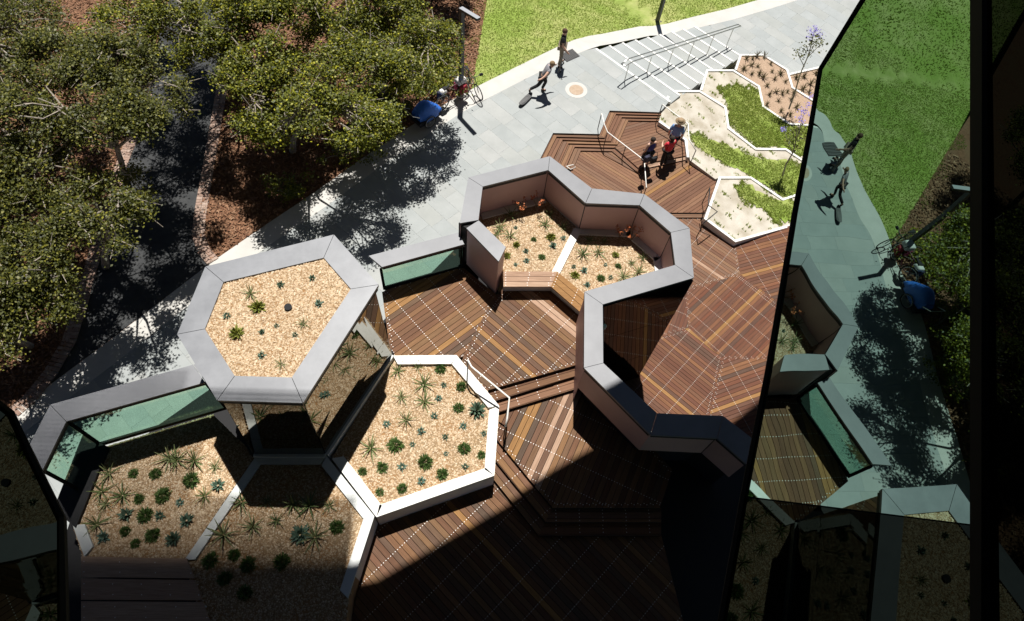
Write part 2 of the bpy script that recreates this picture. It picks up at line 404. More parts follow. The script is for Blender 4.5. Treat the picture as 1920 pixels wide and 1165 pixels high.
# path sheet, kerb band and pavers
strip('path_kerb', kin, edge, .012, .012, M['kerbstone'])
r0_px = [(1236, 211), (1143, 208), (1124, 252), (1037, 250), (1016, 292)]
r0 = [G2(p, 0) for p in r0_px]
dv = r0[4] - r0[3]; dv /= np.linalg.norm(dv); hid = r0[3] + dv * 7.5
ka = [p for p in kin if (np.array(p) - S0) @ SD < 0]
level = [tuple(p) for p in ka] + [tuple(G2((1118, 90.5))), tuple(G2((1255.7, 189))), tuple(G2((1242, 206)))] + [tuple(p) for p in r0] + [tuple(hid), (-2, 9), (-7.5, 8), (-9.0, 4), (-9.5, -2), (-20, -6)]
path_root = sheet('path', level, .0, M['paver_base'])
# stone pavers in staggered courses parallel to the stair nosings
ang = R(-45.5); u = np.array([math.cos(ang), math.sin(ang)]); v = np.array([-u[1], u[0]])
def world(pc): return [(q[0] * u[0] + q[1] * v[0], q[0] * u[1] + q[1] * v[1]) for q in pc]
def courses(poly, pw, lens):
    loc = [(float(np.dot(p, u)), float(np.dot(p, v))) for p in poly]; out = []
    t = min(q[1] for q in loc); row = 0
    while t < max(q[1] for q in loc):
        band = clip(clip(loc, (0, -1), -(t + .0018)), (0, 1), t + pw - .0018)
        if len(band) > 2:
            s0, s1 = min(q[0] for q in band), max(q[0] for q in band); s = math.floor(s0 / 1.2) * 1.2 - (row * .47 % 1.2)
            while s < s1:
                L_ = random.choice(lens)
                pc = clean(clip(clip(band, (-1, 0), -(s + .0018)), (1, 0), s + L_ - .0018)); s += L_
                if len(pc) > 2 and abs(area(pc)) > .02: out.append(world(pc))
        t += pw; row += 1
    return out
def to_px(P):
    q = CM.T @ (np.array(P, float) - CAM); return CX + F * q[0] / q[2], CY + F * q[1] / q[2]
def lay_pavers(root, pieces, z, lim):
    def hid_(pw):
        c = np.mean(pw, axis=0); x, y = to_px((c[0], c[1], z)); return not (-20 < x < 1560 and -30 < y < 800)
    order = sorted(range(len(pieces)), key=lambda i: (hid_(pieces[i]), -abs(area(pieces[i]))))
    rest = MB()
    for n_, i in enumerate(order):
        pw = pieces[i]
        if n_ < lim:
            c = np.mean(pw, axis=0)
            o = MB().prism([(p[0] - c[0], p[1] - c[1]) for p in pw], -.03, .012).build('paver', M['paver'], None)
            o.parent = root; o.location = (c[0], c[1], z + random.uniform(-.001, .001))
        else: rest.prism(pw, z - .03, z + .011)
    if rest.v: rest.build('paver_field', M['paver'], root, 'stuff')
lay_pavers(path_root, courses(level, .6, [.9, 1.2, 1.2, 1.5]), 0.0, 295)
# lower path beyond the stairs
NL = 9
la0, lb0 = G((1119, 91), 0), G((1258, 190.6), 0); la1, lb1 = G((1303.6, 50), -1.04), G((1390, 105), -1.04)
low = [tuple(la1[:2]), tuple(lb1[:2])] + pxpoly([(1431, 103), (1476, 131), (1485, 150), (1560, 121)], -1.17) + [(34, 26), (40, 40)] + [tuple(p) for p in kin[::-1] if (np.array(p) - S0) @ SD > 4.4 and p[0] < 40]
lowp = sheet('lower_path', low, -1.172, M['paver_base'])
lay_pavers(lowp, courses(low, .6, [.9, 1.2, 1.5]), -1.172, 250)
# the stair flight: nine risers, white nosings
stair = MB().prism([tuple(la0[:2]), tuple(lb0[:2]), tuple(lb1[:2]), tuple(la1[:2])], -1.6, -1.5).build('stair_flight', M['paver_base'], None, 'structure')
lines = []
for k in range(NL):
    f = k / (NL - 1); lines.append((la0 * (1 - f) + la1 * f, lb0 * (1 - f) + lb1 * f))
ex = lines[1][0] - lines[0][0]
for k in range(NL):
    a, b = lines[k]
    if k < NL - 1:
        c, d = lines[k + 1]; z = -.13 * (k + 1)
        for j in range(3):
            f0, f1 = j / 3, (j + 1) / 3
            q = [a[:2] * (1 - f0) + b[:2] * f0, a[:2] * (1 - f1) + b[:2] * f1, c[:2] * (1 - f1) + d[:2] * f1, c[:2] * (1 - f0) + d[:2] * f0]
            cc = np.mean(q, axis=0); q = [tuple((p - cc) * .997) for p in q]
            o = MB().prism(q, -.3, 0).build('tread_slab', M['paver'], None); o.parent = stair; o.location = (cc[0], cc[1], z)
    t_ = ex[:2] / np.linalg.norm(ex[:2]); zz = -.13 * k
    q = [a[:2] - t_ * .085, b[:2] - t_ * .085, b[:2] + t_ * .006, a[:2] + t_ * .006]
    MB().prism([tuple(p) for p in q], zz - .12, zz + .016).build('nosing', M['white'], stair)

# ------------------------------------------------------------------ timber decks
def deck_root(name, polys, zs, label=None):
    mb = MB()
    for p, z in zip(polys, zs): mb.prism(p, z - .16, z - .045)
    return mb.build(name, M['underdeck'], None, 'structure')
def lay_planks(root, poly, z, d, w=.127, gap=.012, mat='wood', rows=.5, special=None, studs=None, off=0.0, phase=0.0, edgestud=False):
    a = math.atan2(d[1], d[0]); uu = np.array([math.cos(a), math.sin(a)]); vv_ = np.array([-uu[1], uu[0]])
    loc = [(float(np.dot(p, uu)), float(np.dot(p, vv_))) for p in poly]
    t = math.floor(min(q[1] for q in loc) / (w + gap)) * (w + gap) + off; tm = max(q[1] for q in loc); k = 0
    while t < tm:
        pc = clean(clip(clip(loc, (0, -1), -t), (0, 1), t + w))
        if len(pc) > 2 and abs(area(pc)) > .006:
            c = np.mean(pc, axis=0); cw = c[0] * uu + c[1] * vv_
            m = M[mat]
            if isinstance(special, dict): m = M[special[k]] if k in special else m
            elif special:
                for px_, mm in special:
                    tq = float(np.dot(G2(px_, z), vv_))
                    if t - gap / 2 <= tq < t + w + gap / 2: m = M[mm]
            o = MB().prism([(p[0] - c[0], p[1] - c[1]) for p in pc], -.032, 0).build('plank', m, None)
            o.parent = root; o.location = (cw[0], cw[1], z + random.uniform(-.0015, .0015)); o.rotation_euler = (random.uniform(-.006, .006), 0, a)
            if studs is not None:
                s0, s1 = min(q[0] for q in pc), max(q[0] for q in pc)
                ss = list(np.arange(math.ceil((s0 - phase) / rows) * rows + phase, s1, rows))
                if edgestud:
                    ss += [s0 + .12, s1 - .12]
                for s in ss:
                    for f in (.22, .78):
                        q = (s, t + f * w)
                        if inside(pc, [q])[0]: studs.append((*(q[0] * uu + q[1] * vv_), z + .001))
        t += w + gap; k += 1
def build_studs(root, pts, r=.0105, name='screw_head'):
    if not pts: return
    n = 6; P = np.array(pts); A = np.arange(n) * 2 * np.pi / n
    ring = np.stack([np.cos(A) * r, np.sin(A) * r, np.full(n, .0035)], -1)
    V = (P[:, None, :] + ring[None]).reshape(-1, 3)
    Fc = np.arange(len(P) * n).reshape(-1, n)
    o = link(name, fast(name, V, Fc), M['stud'], root, 'stuff')
def dirpx(a, b, z): return G2(b, z) - G2(a, z)

# terrace decks
st = []
m1 = pxpoly([(716, 546), (855, 505), (870, 503), (931, 553), (914, 578), (869, 669), (856, 672), (733, 672)], ZM)
m2 = pxpoly([(914, 578), (931, 553), (955, 530), (1032, 530), (1110, 598), (1110, 676), (900, 736), (860, 690), (869, 669)], ZM)
rootM = deck_root('timber_deck', [m1, m2], [ZM, ZM])
lay_planks(rootM, m1, ZM, dirpx((730, 600), (870, 505), ZM), studs=st, rows=.56, special=[((740.6, 571.5), 'goldwood'), ((728, 590), 'goldwood'), ((892, 606), 'goldwood')], edgestud=True)
lay_planks(rootM, m2, ZM, dirpx((905, 610), (1040, 725), ZM), studs=st, rows=.56, special=[((947, 655.6), 'goldwood'), ((1025, 584), 'palewood'), ((1036, 580), 'palewood'), ((930, 640), 'goldwood')], edgestud=True)
build_studs(rootM, st)
# steps from the upper to the middle terrace deck
st = []
sl_px = [((900, 736), (1110, 675)), ((905, 759), (1110, 696)), ((910, 781), (1110, 720))]
zs_ = [ZM, ZM - .12, ZM - .24, ZN]
ln = [(G2(a, z), G2(b, z)) for (a, b), z in zip(sl_px, zs_)]
steps = [[tuple(ln[k][0]), tuple(ln[k][1]), tuple(ln[k + 1][1]), tuple(ln[k + 1][0])] for k in range(2)]
rootS = deck_root('deck_steps', steps, zs_[1:3])
for k in range(2):
    lay_planks(rootS, steps[k], zs_[k + 1], ln[k][1] - ln[k][0], w=.15, studs=st, rows=.56, mat='wood' if k == 0 else 'farwood', off=.02)
for k in range(3):
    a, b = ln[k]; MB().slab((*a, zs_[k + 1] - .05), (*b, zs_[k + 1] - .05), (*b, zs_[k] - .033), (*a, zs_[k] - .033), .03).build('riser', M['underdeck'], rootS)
build_studs(rootS, st)
st = []
npoly = pxpoly([(910, 781), (1110, 720), (1260, 880), (1240, 952), (1036, 952), (915, 804)], ZN)
rootN = deck_root('timber_deck', [npoly], [ZN])
lay_planks(rootN, npoly, ZN, dirpx((1060, 740), (985, 905), ZN), studs=st, rows=.62, special=[((1048, 783), 'palewood'), ((1059, 786), 'palewood'), ((998, 778), 'goldwood'), ((985, 776), 'goldwood')], edgestud=True)
build_studs(rootN, st)
# steps from the middle to the lowest terrace deck
n1 = [(915, 804), (1036, 952), (1240, 952)]; n2 = [(915, 847), (1022, 979), (1240, 979)]; n3 = [(912, 882), (1010, 1004), (1240, 1004)]
zz_ = [ZN, ZN - .11, ZN - .22, ZO]
st = []; polys = []; zl = []
for A, B, z in ((n1, n2, zz_[1]), (n2, n3, zz_[2])):
    for k in range(2):
        polys.append(pxpoly([A[k], A[k + 1], B[k + 1], B[k]], z)); zl.append(z)
rootS2 = deck_root('deck_steps', polys, zl)
for p, z, k in zip(polys, zl, (0, 1, 0, 1)):
    lay_planks(rootS2, p, z, np.array(p[1]) - np.array(p[0]), w=.15, studs=st, rows=.56)
for A, za, zb in ((n1, zz_[0], zz_[1]), (n2, zz_[1], zz_[2]), (n3, zz_[2], zz_[3])):
    for k in range(2):
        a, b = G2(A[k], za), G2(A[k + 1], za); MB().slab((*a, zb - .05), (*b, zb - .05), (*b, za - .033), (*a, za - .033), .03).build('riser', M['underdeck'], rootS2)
build_studs(rootS2, st)
st = []
opoly = pxpoly([(915, 886), (1010, 1004), (1240, 1004), (1300, 1240), (640, 1240), (668, 1120), (705, 968)], ZO)
rootO = deck_root('timber_deck', [opoly], [ZO])
lay_planks(rootO, opoly, ZO, dirpx((760, 960), (860, 1070), ZO), studs=st, rows=.62, special=[((853, 957), 'goldwood')], edgestud=False)
build_studs(rootO, st)

# amphitheatre decks at the foot of the terrace
RL = [[(1008, 308), (1037, 250), (1124, 252), (1143, 208), (1240, 211)],
      [(1018, 308), (1044, 256.5), (1134, 258.5), (1155, 214), (1240, 216)],
      [(1032, 312), (1055, 262.5), (1146, 265), (1166, 220), (1240, 221)],
      [(1046, 314), (1066, 269), (1158, 271), (1178, 226), (1240, 227)],
      [(1060, 316), (1077.5, 275.5), (1152, 277), (1201, 318)],
      [(1074, 318), (1089, 282.5), (1148, 283.5), (1200, 327)]]
RS = .06
polys = []; zl = []
for k in range(3):
    for j in range(4):
        polys.append(pxpoly([RL[k][j], RL[k][j + 1], RL[k + 1][j + 1], RL[k + 1][j]], -RS * (k + 1))); zl.append(-RS * (k + 1))
for j in range(2): polys.append(pxpoly([RL[3][j], RL[3][j + 1], RL[4][j + 1], RL[4][j]], -RS * 4)); zl.append(-RS * 4)
for j in range(3): polys.append(pxpoly([RL[4][j], RL[4][j + 1], RL[5][j + 1], RL[5][j]], -RS * 5)); zl.append(-RS * 5)
rootA = deck_root('deck_steps', polys, zl)
for i, (p, z) in enumerate(zip(polys, zl)):
    lay_planks(rootA, p, z, np.array(p[1]) - np.array(p[0]), w=.13, mat='farwood', special={0: 'palewood'} if i in (0, 7, 16) else None)
for k in range(6):
    L_ = RL[k]
    for j in range(len(L_) - 1):
        za, zb = -RS * k, -RS * (k + 1); a, b = G2(L_[j], za), G2(L_[j + 1], za)
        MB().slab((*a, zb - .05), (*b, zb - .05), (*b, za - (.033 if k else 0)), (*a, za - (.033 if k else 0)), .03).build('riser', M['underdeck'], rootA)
def under(px, z): return pxpoly(px, z)
ZB, ZA = -RS * 4, -RS * 6
pb = under([(1178, 226), (1236, 227), (1288, 262), (1292, 291), (1212, 306), (1200, 318), (1153, 276.5), (1158, 271)], ZB)
pa = under([(1089, 282.5), (1148, 283.5), (1200, 327), (1198, 350), (1190, 420), (1040, 420), (1060, 345)], ZA)
pcx = under([(1200, 320), (1214, 314), (1292, 297), (1343, 338), (1332, 385), (1323, 399), (1180, 399), (1190, 420), (1198, 350)], ZA)
rootB = deck_root('timber_deck', [pb], [ZB]); rootC = deck_root('timber_deck', [pa, pcx], [ZA, ZA])
lay_planks(rootB, pb, ZB, dirpx((1180, 275), (1270, 248), ZB), mat='farwood')
lay_planks(rootC, pa, ZA, dirpx((1090, 290), (1190, 352), ZA), mat='farwood', special={6: 'palewood', 13: 'goldwood'})
lay_planks(rootC, pcx, ZA, dirpx((1215, 365), (1300, 310), ZA), mat='farwood', special={14: 'goldwood'})
# two low risers between the people's deck and the middle one
p_ = under([(1212, 306), (1292, 291), (1293, 298), (1214, 315)], ZB - RS)
rootBs = deck_root('deck_steps', [p_], [ZB - RS])
lay_planks(rootBs, p_, ZB - RS, np.array(p_[1]) - np.array(p_[0]), w=.14, mat='palewood')
for q0, q1, za, zb in (((1212, 306), (1292, 291), ZB, ZB - RS), ((1214, 315), (1293, 298), ZB - RS, ZA)):
    a, b = G2(q0, za), G2(q1, za); MB().slab((*a, zb - .05), (*b, zb - .05), (*b, za - .033), (*a, za - .033), .03).build('riser', M['underdeck'], rootBs)
ZD = ZA - 2 * RS
p_ = under([(1180, 399), (1323, 400), (1323, 408), (1180, 408)], ZA - RS)
rootCs = deck_root('deck_steps', [p_], [ZA - RS]); lay_planks(rootCs, p_, ZA - RS, np.array(p_[1]) - np.array(p_[0]), w=.14, mat='farwood')
for q0, q1, za, zb in (((1180, 399), (1323, 400), ZA, ZA - RS), ((1180, 408), (1323, 408.5), ZA - RS, ZD)):
    a, b = G2(q0, za), G2(q1, za); MB().slab((*a, zb - .05), (*b, zb - .05), (*b, za - .033), (*a, za - .033), .03).build('riser', M['underdeck'], rootCs)
facets = [([(1180, 408.5), (1323, 408.5), (1379, 453), (1388, 514), (1345, 527), (1293, 543), (1180, 590)], ((1300, 450), (1390, 510)), 'farwood', [((1325, 504.6), 'palewood')]),
          ([(1379, 453), (1479, 424), (1580, 392), (1580, 640), (1452, 562), (1388, 514)], ((1390, 480), (1470, 458)), 'redwood', [((1421, 508), 'goldwood')]),
          ([(1388, 514), (1452, 562), (1580, 658), (1580, 676), (1430, 673), (1354, 672), (1291, 615), (1286, 560), (1293, 543), (1345, 527)], ((1300, 620), (1395, 530)), 'redwood', [((1371.6, 597), 'goldwood')]),
          ([(1293, 543), (1286, 560), (1291, 615), (1239, 631), (1160, 656), (1160, 597)], ((1262, 620), (1287, 552)), 'redwood', []),
          ([(1160, 656), (1239, 631), (1291, 615), (1354, 672), (1331, 778), (1310, 880), (1150, 880)], ((1250, 640), (1345, 715)), 'redwood', [((1324, 648), 'goldwood'), ((1258, 745), 'goldwood')]),
          ([(1354, 672), (1430, 673), (1580, 676), (1560, 880), (1310, 880), (1331, 778)], ((1360, 720), (1430, 695)), 'redwood', [((1400, 745), 'goldwood')])]
rootD = deck_root('timber_deck', [under(f[0], ZD) for f in facets[:3]], [ZD] * 3)
rootD2 = deck_root('timber_deck', [under(f[0], ZD) for f in facets[3:]], [ZD] * 3)
for i, (px, dd, mt, sp) in enumerate(facets):
    rt = rootD if i < 3 else rootD2; st = []
    lay_planks(rt, under(px, ZD), ZD, dirpx(*dd, ZD), w=.118, mat=mt, special=sp, studs=st, rows=.62, edgestud=(i != 1))
    build_studs(rt, st, r=.0095)

# ------------------------------------------------------------------ terrace body, parapet wall, balustrades
# body of the lower storey under the terrace
outer_px = [(862, 419), (878, 333), (1031, 293), (1110, 353.5), (1208, 364), (1293, 428), (1301, 521), (1130, 571), (1131, 681), (1232, 775), (1356, 780), (1420, 830)]
inner_px = [(897, 413), (905, 350), (1028, 319), (1098, 381), (1199.5, 385), (1258, 436), (1266, 497), (1096, 547), (1095, 690), (1220, 816), (1345, 822), (1400, 870)]
WO = [G2(p, ZC) for p in outer_px]; WI = [G2(p, ZC) for p in inner_px]
TER = thing('terrace_building', 'single storey building block carrying the timber terrace and gravel planters', 'building', (0, 5, 0))
corner = WO[6]
low_poly = [tuple(p) for p in WO[1:7]] + [tuple(WO[7]), tuple(WO[8]), tuple(WO[9]), tuple(WO[10]), (10.2, 5.0), (10.2, -2), (-9.2, -2), (-9.2, 3.5), (-7.9, 5.8), (-6.0, 7.6), (-2.6, 8.9)]
cent = np.mean(low_poly, axis=0)
lp = low_poly
MB().prism(lp, -1.55, 2.95).build('lower_wall', M['dark'], TER)
# black glass wall below the parapet corner, with panel joints
def vwall(a, b, z0, z1, th=.05):
    return MB().slab((a[0], a[1], z0), (b[0], b[1], z0), (b[0], b[1], z1), (a[0], a[1], z1), th)
for (a, b, nm) in ((WO[6], WO[7], 8), (WO[7], WO[8], 6), (WO[8], WO[9], 6)):
    tdir = (b - a) / np.linalg.norm(b - a); nrm = np.array([tdir[1], -tdir[0]])
    side_ = 1 if nrm @ (np.array([4.5, 6.5]) - (a + b) / 2) > 0 else -1
    nrm = nrm * side_
    for i, (z0, z1) in enumerate(((-1.5, 1.4), (1.42, 3.6), (3.62, ZC - .09))):
        q0, q1 = a + nrm * .004, b + nrm * .004
        MB().slab((*q0, z0), (*q1, z0), (*q1, z1), (*q0, z1), -.03 * side_).build('black_panel', M['blackglass'], TER)
PAR = thing('parapet_wall', 'zigzag mauve parapet wall with wide grey metal coping round two gravel beds', 'wall', (*WO[3], ZM))
def coping(root, O, I, z, mat, th=.06, joint=.006, closed=False, name='coping_panel', overhang=.0):
    n = len(O); rng = range(n if closed else n - 1)
    for k in rng:
        j = (k + 1) % n; q = [O[k], O[j], I[j], I[k]]; c = np.mean(q, axis=0)
        e = O[j] - O[k]; e = e / np.linalg.norm(e)
        q = [O[k] + e * joint, O[j] - e * joint, I[j] - e * joint, I[k] + e * joint]
        mb = MB(); P = [np.array([*p, z - th]) for p in q] + [np.array([*p, z]) for p in q]
        mb.hexa(P); o = mb.build(name, mat, root)
        bm = bmesh.new(); bm.from_mesh(o.data); bmesh.ops.recalc_face_normals(bm, faces=bm.faces); bm.to_mesh(o.data); bm.free()
    mb = MB()
    for k in rng:
        j = (k + 1) % n; c = (O[k] + O[j] + I[j] + I[k]) / 4
        q = [c + (p - c) * .97 for p in (O[k], O[j], I[j], I[k])]
        mb.hexa([np.array([*p, z - th - .10]) for p in q] + [np.array([*p, z - .012]) for p in q])
    mb.build('coping_core', M['joint'], root)
coping(PAR, WO, WI, ZC, M['coping'])
# arm of the wall standing proud at the balustrade end
arm_px = [(874.6, 428), (935, 490.6), (948.5, 463.5), (897.5, 413.5)]
ARM = [G2(p, ZC - .03) for p in arm_px]
mb = MB(); mb.prism([tuple(p) for p in ARM], ZC - .09, ZC - .03); mb.build('coping_panel', M['coping'], PAR)
ac = np.mean(ARM, axis=0); armi = [ac + (p - ac) * .965 for p in ARM]
for k in range(4):
    a, b = armi[k], armi[(k + 1) % 4]
    MB().slab((*a, ZM - .1), (*b, ZM - .1), (*b, ZC - .095), (*a, ZC - .095), .02).build('cladding_panel', M['fascia'], PAR)
ZG = 4.45
def faces(pts, z0, z1, name, mat, root, shrink=None, th=.02):
    for a, b in zip(pts[:-1], pts[1:]):
        a = np.array(a); b = np.array(b); e = (b - a) / np.linalg.norm(b - a)
        a2, b2 = a + e * .001, b - e * .001
        MB().slab((*a2, z0), (*b2, z0), (*b2, z1), (*a2, z1), th).build(name, mat, root)
    for q in pts[1:-1]: MB().tube([(q[0], q[1], z0), (q[0], q[1], z1)], .013, 6).build('panel_joint', M['joint'], root)
def pull(A, B, t): return [a + (b - a) * t for a, b in zip(A, B)]
IN = pull(WI, WO, .07); OU = pull(WO, WI, .05)
faces(IN[:8], ZG - .15, ZC - .075, 'cladding_panel', M['fascia'], PAR)            # towards the gravel
faces(OU[:7], -1.5, ZC - .075, 'cladding_panel', M['fascia'], PAR)                # towards the path
faces(IN[7:9], ZM - .6, ZC - .075, 'cladding_panel', M['fascia'], PAR)            # towards the upper deck
faces(IN[8:10], 4.52, ZC - .075, 'cladding_panel', M['fascia'], PAR)              # hangs over the middle deck
faces(IN[9:12], 4.52, ZC - .075, 'cladding_panel', M['fascia'], PAR)
REC = pull(WI, WO, .6)
faces(REC[8:12], 2.9, 4.6, 'recess_panel', M['dark'], PAR)
mb = MB()
for k in range(8, 11):
    q = [IN[k], IN[k + 1], OU[k + 1], OU[k]]; mb.add([(*p, 4.53) for p in q], [(0, 1, 2, 3)])
mb.build('soffit', M['dark'], PAR)
mb = MB(); q0, q1 = G2((862, 425), ZM), G2((880, 432), ZM)
mb.prism([tuple(G2(p, ZC - .1)) for p in [(860, 418), (874, 428), (897, 413), (890, 404)]], ZM - .1, ZC - .1); mb.build('end_post', M['dark'], PAR)

def balustrade(label, O, I, z, zb, glass_line, post=True):
    root = thing('glass_balustrade', label, 'balustrade', (*I[0], zb))
    coping(root, O, I, z, M['coping'], th=.05)
    for a, b in zip(glass_line[:-1], glass_line[1:]):
        e = (b - a) / np.linalg.norm(b - a); a2, b2 = a + e * .03, b - e * .03
        MB().slab((*a2, zb), (*b2, zb), (*b2, z - .07), (*a2, z - .07), .016).build('glass_pane', M['greenglass'], root)
        MB().slab((*a, zb - .12), (*b, zb - .12), (*b, zb + .02), (*a, zb + .02), .05).build('base_channel', M['dark'], root)
    if post:
        for p in glass_line: MB().box((p[0], p[1], (zb + z) / 2 - .1), (.06, .06, z - zb - .1)).build('post', M['frame'], root)
    return root
ZB1 = 5.2
bo = [G2(p, ZB1) for p in [(691, 480), (860, 436)]]; bi = [G2(p, ZB1) for p in [(716, 501), (871, 458)]]
balustrade('green glass balustrade under a grey coping between the raised gravel box and mauve wall', bo, bi, ZB1, ZM, pull(bi, bo, .12))
ZB2 = 5.75
bo = [G2(p, ZB2) for p in [(53, 839), (94, 759), (362, 684), (395, 676)]]; bi = [G2(p, ZB2) for p in [(78, 885), (124, 790.5), (385, 717), (420, 706)]]
balustrade('green glass balustrade with bent grey coping beside the shaded gravel bed', bo, bi, ZB2, ZM, pull(bi, bo, .12))

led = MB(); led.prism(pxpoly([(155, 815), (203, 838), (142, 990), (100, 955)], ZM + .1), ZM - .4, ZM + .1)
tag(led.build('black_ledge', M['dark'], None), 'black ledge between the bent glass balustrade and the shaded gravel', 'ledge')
# raised hexagonal glass box with gravel roof
hx_o = [(626, 440), (710, 534), (568, 756), (407, 751), (332, 627), (385, 500)]
hx_i = [(607, 483.5), (658, 542), (547, 708), (440, 705), (384, 617), (419, 529)]
HO = [G2(p, ZHEX) for p in hx_o]; HI = [G2(p, ZHEX) for p in hx_i]
HEX = thing('glass_pavilion', 'hexagonal dark glass box roofed with pale gravel inside a wide grey rim', 'pavilion', (*np.mean(HO, axis=0), ZM))
coping(HEX, HO, HI, ZHEX, M['copinghex'], th=.07, closed=True, name='rim_panel')
hb = pull(HO, HI, .22)
base_px = {1: (734, 668), 2: (611, 853), 3: (478, 853)}
HB = [G2(base_px[k], ZK) if k in base_px else hb[k] for k in range(6)]
HT = [p + (np.mean(HI, axis=0) - p) * .05 for p in HO]
for k in range(6):
    j = (k + 1) % 6; a0, b0, a1, b1 = HB[k], HB[j], HT[k], HT[j]
    for f0, f1, z0, z1 in ((0, .30, ZK + .12, 0), (.305, 1, 0, ZHEX - .09)):
        A = a0 + (a1 - a0) * f0; B = b0 + (b1 - b0) * f0; A2 = a0 + (a1 - a0) * f1; B2 = b0 + (b1 - b0) * f1
        zz0 = ZK + .12 + (ZHEX - .09 - ZK - .12) * f0; zz1 = ZK + .12 + (ZHEX - .09 - ZK - .12) * f1
        MB().slab((*A, zz0), (*B, zz0), (*B2, zz1), (*A2, zz1), .02).build('glass_pane', M['hexglass'], HEX)
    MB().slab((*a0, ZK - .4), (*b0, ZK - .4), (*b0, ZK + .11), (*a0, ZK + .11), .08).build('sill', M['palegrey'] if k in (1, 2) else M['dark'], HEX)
core = np.mean(HO, axis=0)
MB().prism([tuple(core + (p - core) * .8) for p in HT], ZHEX - .3, ZHEX - .1).build('roof_slab', M['dark'], HEX)

# ------------------------------------------------------------------ gravel planters
def pebbles(root, poly, z, n, size=(.014, .027), mat='pebble'):
    P = scatter(poly, n); m = len(P)
    if not m: return
    base = np.array([[1, 0, 0], [0, 1, 0], [-1, 0, 0], [0, -1, 0], [0, 0, .8], [0, 0, -.5]], float)
    fc = np.array([[0, 1, 4], [1, 2, 4], [2, 3, 4], [3, 0, 4]])
    s = RNG.uniform(size[0], size[1], (m, 1, 1)) * RNG.uniform(.7, 1.3, (m, 1, 3))
    a = RNG.uniform(0, 6.28, m); ca, sa = np.cos(a), np.sin(a)
    V = base[None] * s + RNG.normal(0, .15, (m, 6, 3)) * s
    X = V[:, :, 0] * ca[:, None] - V[:, :, 1] * sa[:, None]; Y = V[:, :, 0] * sa[:, None] + V[:, :, 1] * ca[:, None]
    V = np.stack([X + P[:, None, 0], Y + P[:, None, 1], V[:, :, 2] + z + .004], -1) - wloc(root)
    Fc = (fc[None] + (np.arange(m) * 6)[:, None, None]).reshape(-1, 3)
    link('pebbles', fast('pebbles', V.reshape(-1, 3), Fc), M[mat], root, 'stuff')
def planter(label, poly_px, z, zbase, kerbs, n, gravel='gravel', kmat='white', kw=.24, kz=None, name='gravel_planter', cat='planter', pmat='pebble'):
    poly = pxpoly(poly_px, z); c = np.mean(poly, axis=0)
    root = thing(name, label, cat, (*c, zbase))
    MB().prism(poly, zbase, z).build('soil', M[gravel], root)
    kz = z + .06 if kz is None else kz
    for a_px, b_px, side_ in kerbs:
        a, b = G2(a_px, kz), G2(b_px, kz); e = (b - a) / np.linalg.norm(b - a); nr = np.array([-e[1], e[0]])
        if nr @ (c - (a + b) / 2) < 0: nr = -nr
        w = kw * side_
        MB().prism([tuple(a), tuple(b), tuple(b + nr * w - e * .13 * side_), tuple(a + nr * w + e * .13 * side_)], zbase, kz).build('kerb', M[kmat], root)
    if n: pebbles(root, poly, z, n, mat=pmat)
    return root
pl1 = [(737, 667), (856, 666), (936, 761), (927, 892), (706, 970), (622, 860)]
ring = lambda P: list(zip(P, P[1:] + P[:1]))
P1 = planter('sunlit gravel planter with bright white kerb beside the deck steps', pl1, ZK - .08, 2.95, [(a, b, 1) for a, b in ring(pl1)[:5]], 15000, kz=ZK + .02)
P2 = planter('gravel planter between two pale kerbs under the glass box', [(482, 857), (610, 857), (700, 968), (655, 1120), (640, 1240), (400, 1240), (345, 1052)], ZK - .08, 2.95,
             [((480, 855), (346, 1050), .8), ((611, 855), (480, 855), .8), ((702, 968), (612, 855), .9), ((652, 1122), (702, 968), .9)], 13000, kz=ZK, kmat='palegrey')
P3 = planter('shaded gravel planter inside the bent glass balustrade', [(197, 838), (400, 778), (478, 855), (346, 1050), (155, 1044), (136, 985)], ZK - .085, 2.95,
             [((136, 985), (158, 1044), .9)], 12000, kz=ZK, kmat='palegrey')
P4 = planter('gravel bed inside the zigzag wall next to the cantilevered bench', [(897, 413), (905, 395), (1020, 362), (1092, 428), (1050, 520), (945, 512), (935, 480)], ZG, 2.95, [((1092, 428), (1045, 522), .9)], 9000, kz=ZG + .07)
P5 = planter('gravel bed inside the zigzag wall beyond the white divider', [(1088, 430), (1190, 430), (1262, 480), (1275, 505), (1096, 575), (1048, 518)], ZG - .005, 2.95, [], 9000)
# ledges at the foot of the inner wall faces
for k, (a, b) in enumerate(zip(IN[1:6], IN[2:7])):
    c_ = np.mean(WI[1:7], axis=0); e = (b - a) / np.linalg.norm(b - a); nr = np.array([-e[1], e[0]]); nr = nr if nr @ (c_ - (a + b) / 2) > 0 else -nr
    MB().prism([tuple(a), tuple(b), tuple(b + nr * .2), tuple(a + nr * .2)], ZG - .1, ZG + .06).build('ledge', M['palegrey'], PAR)
hexg = [tuple(p) for p in pull(HI, HO, .02)]
HG = MB().prism(hexg, ZHEX - .12, ZHEX - .045).build('gravel_roof', M['gravel'], HEX)
pebbles(HG, hexg, ZHEX - .045, 11000)
dp = G((540, 576), ZHEX); MB().lathe(dp, [(.075, -.06), (.08, .012), (.06, .014)], 16).build('drain_outlet', M['dark'], HEX)

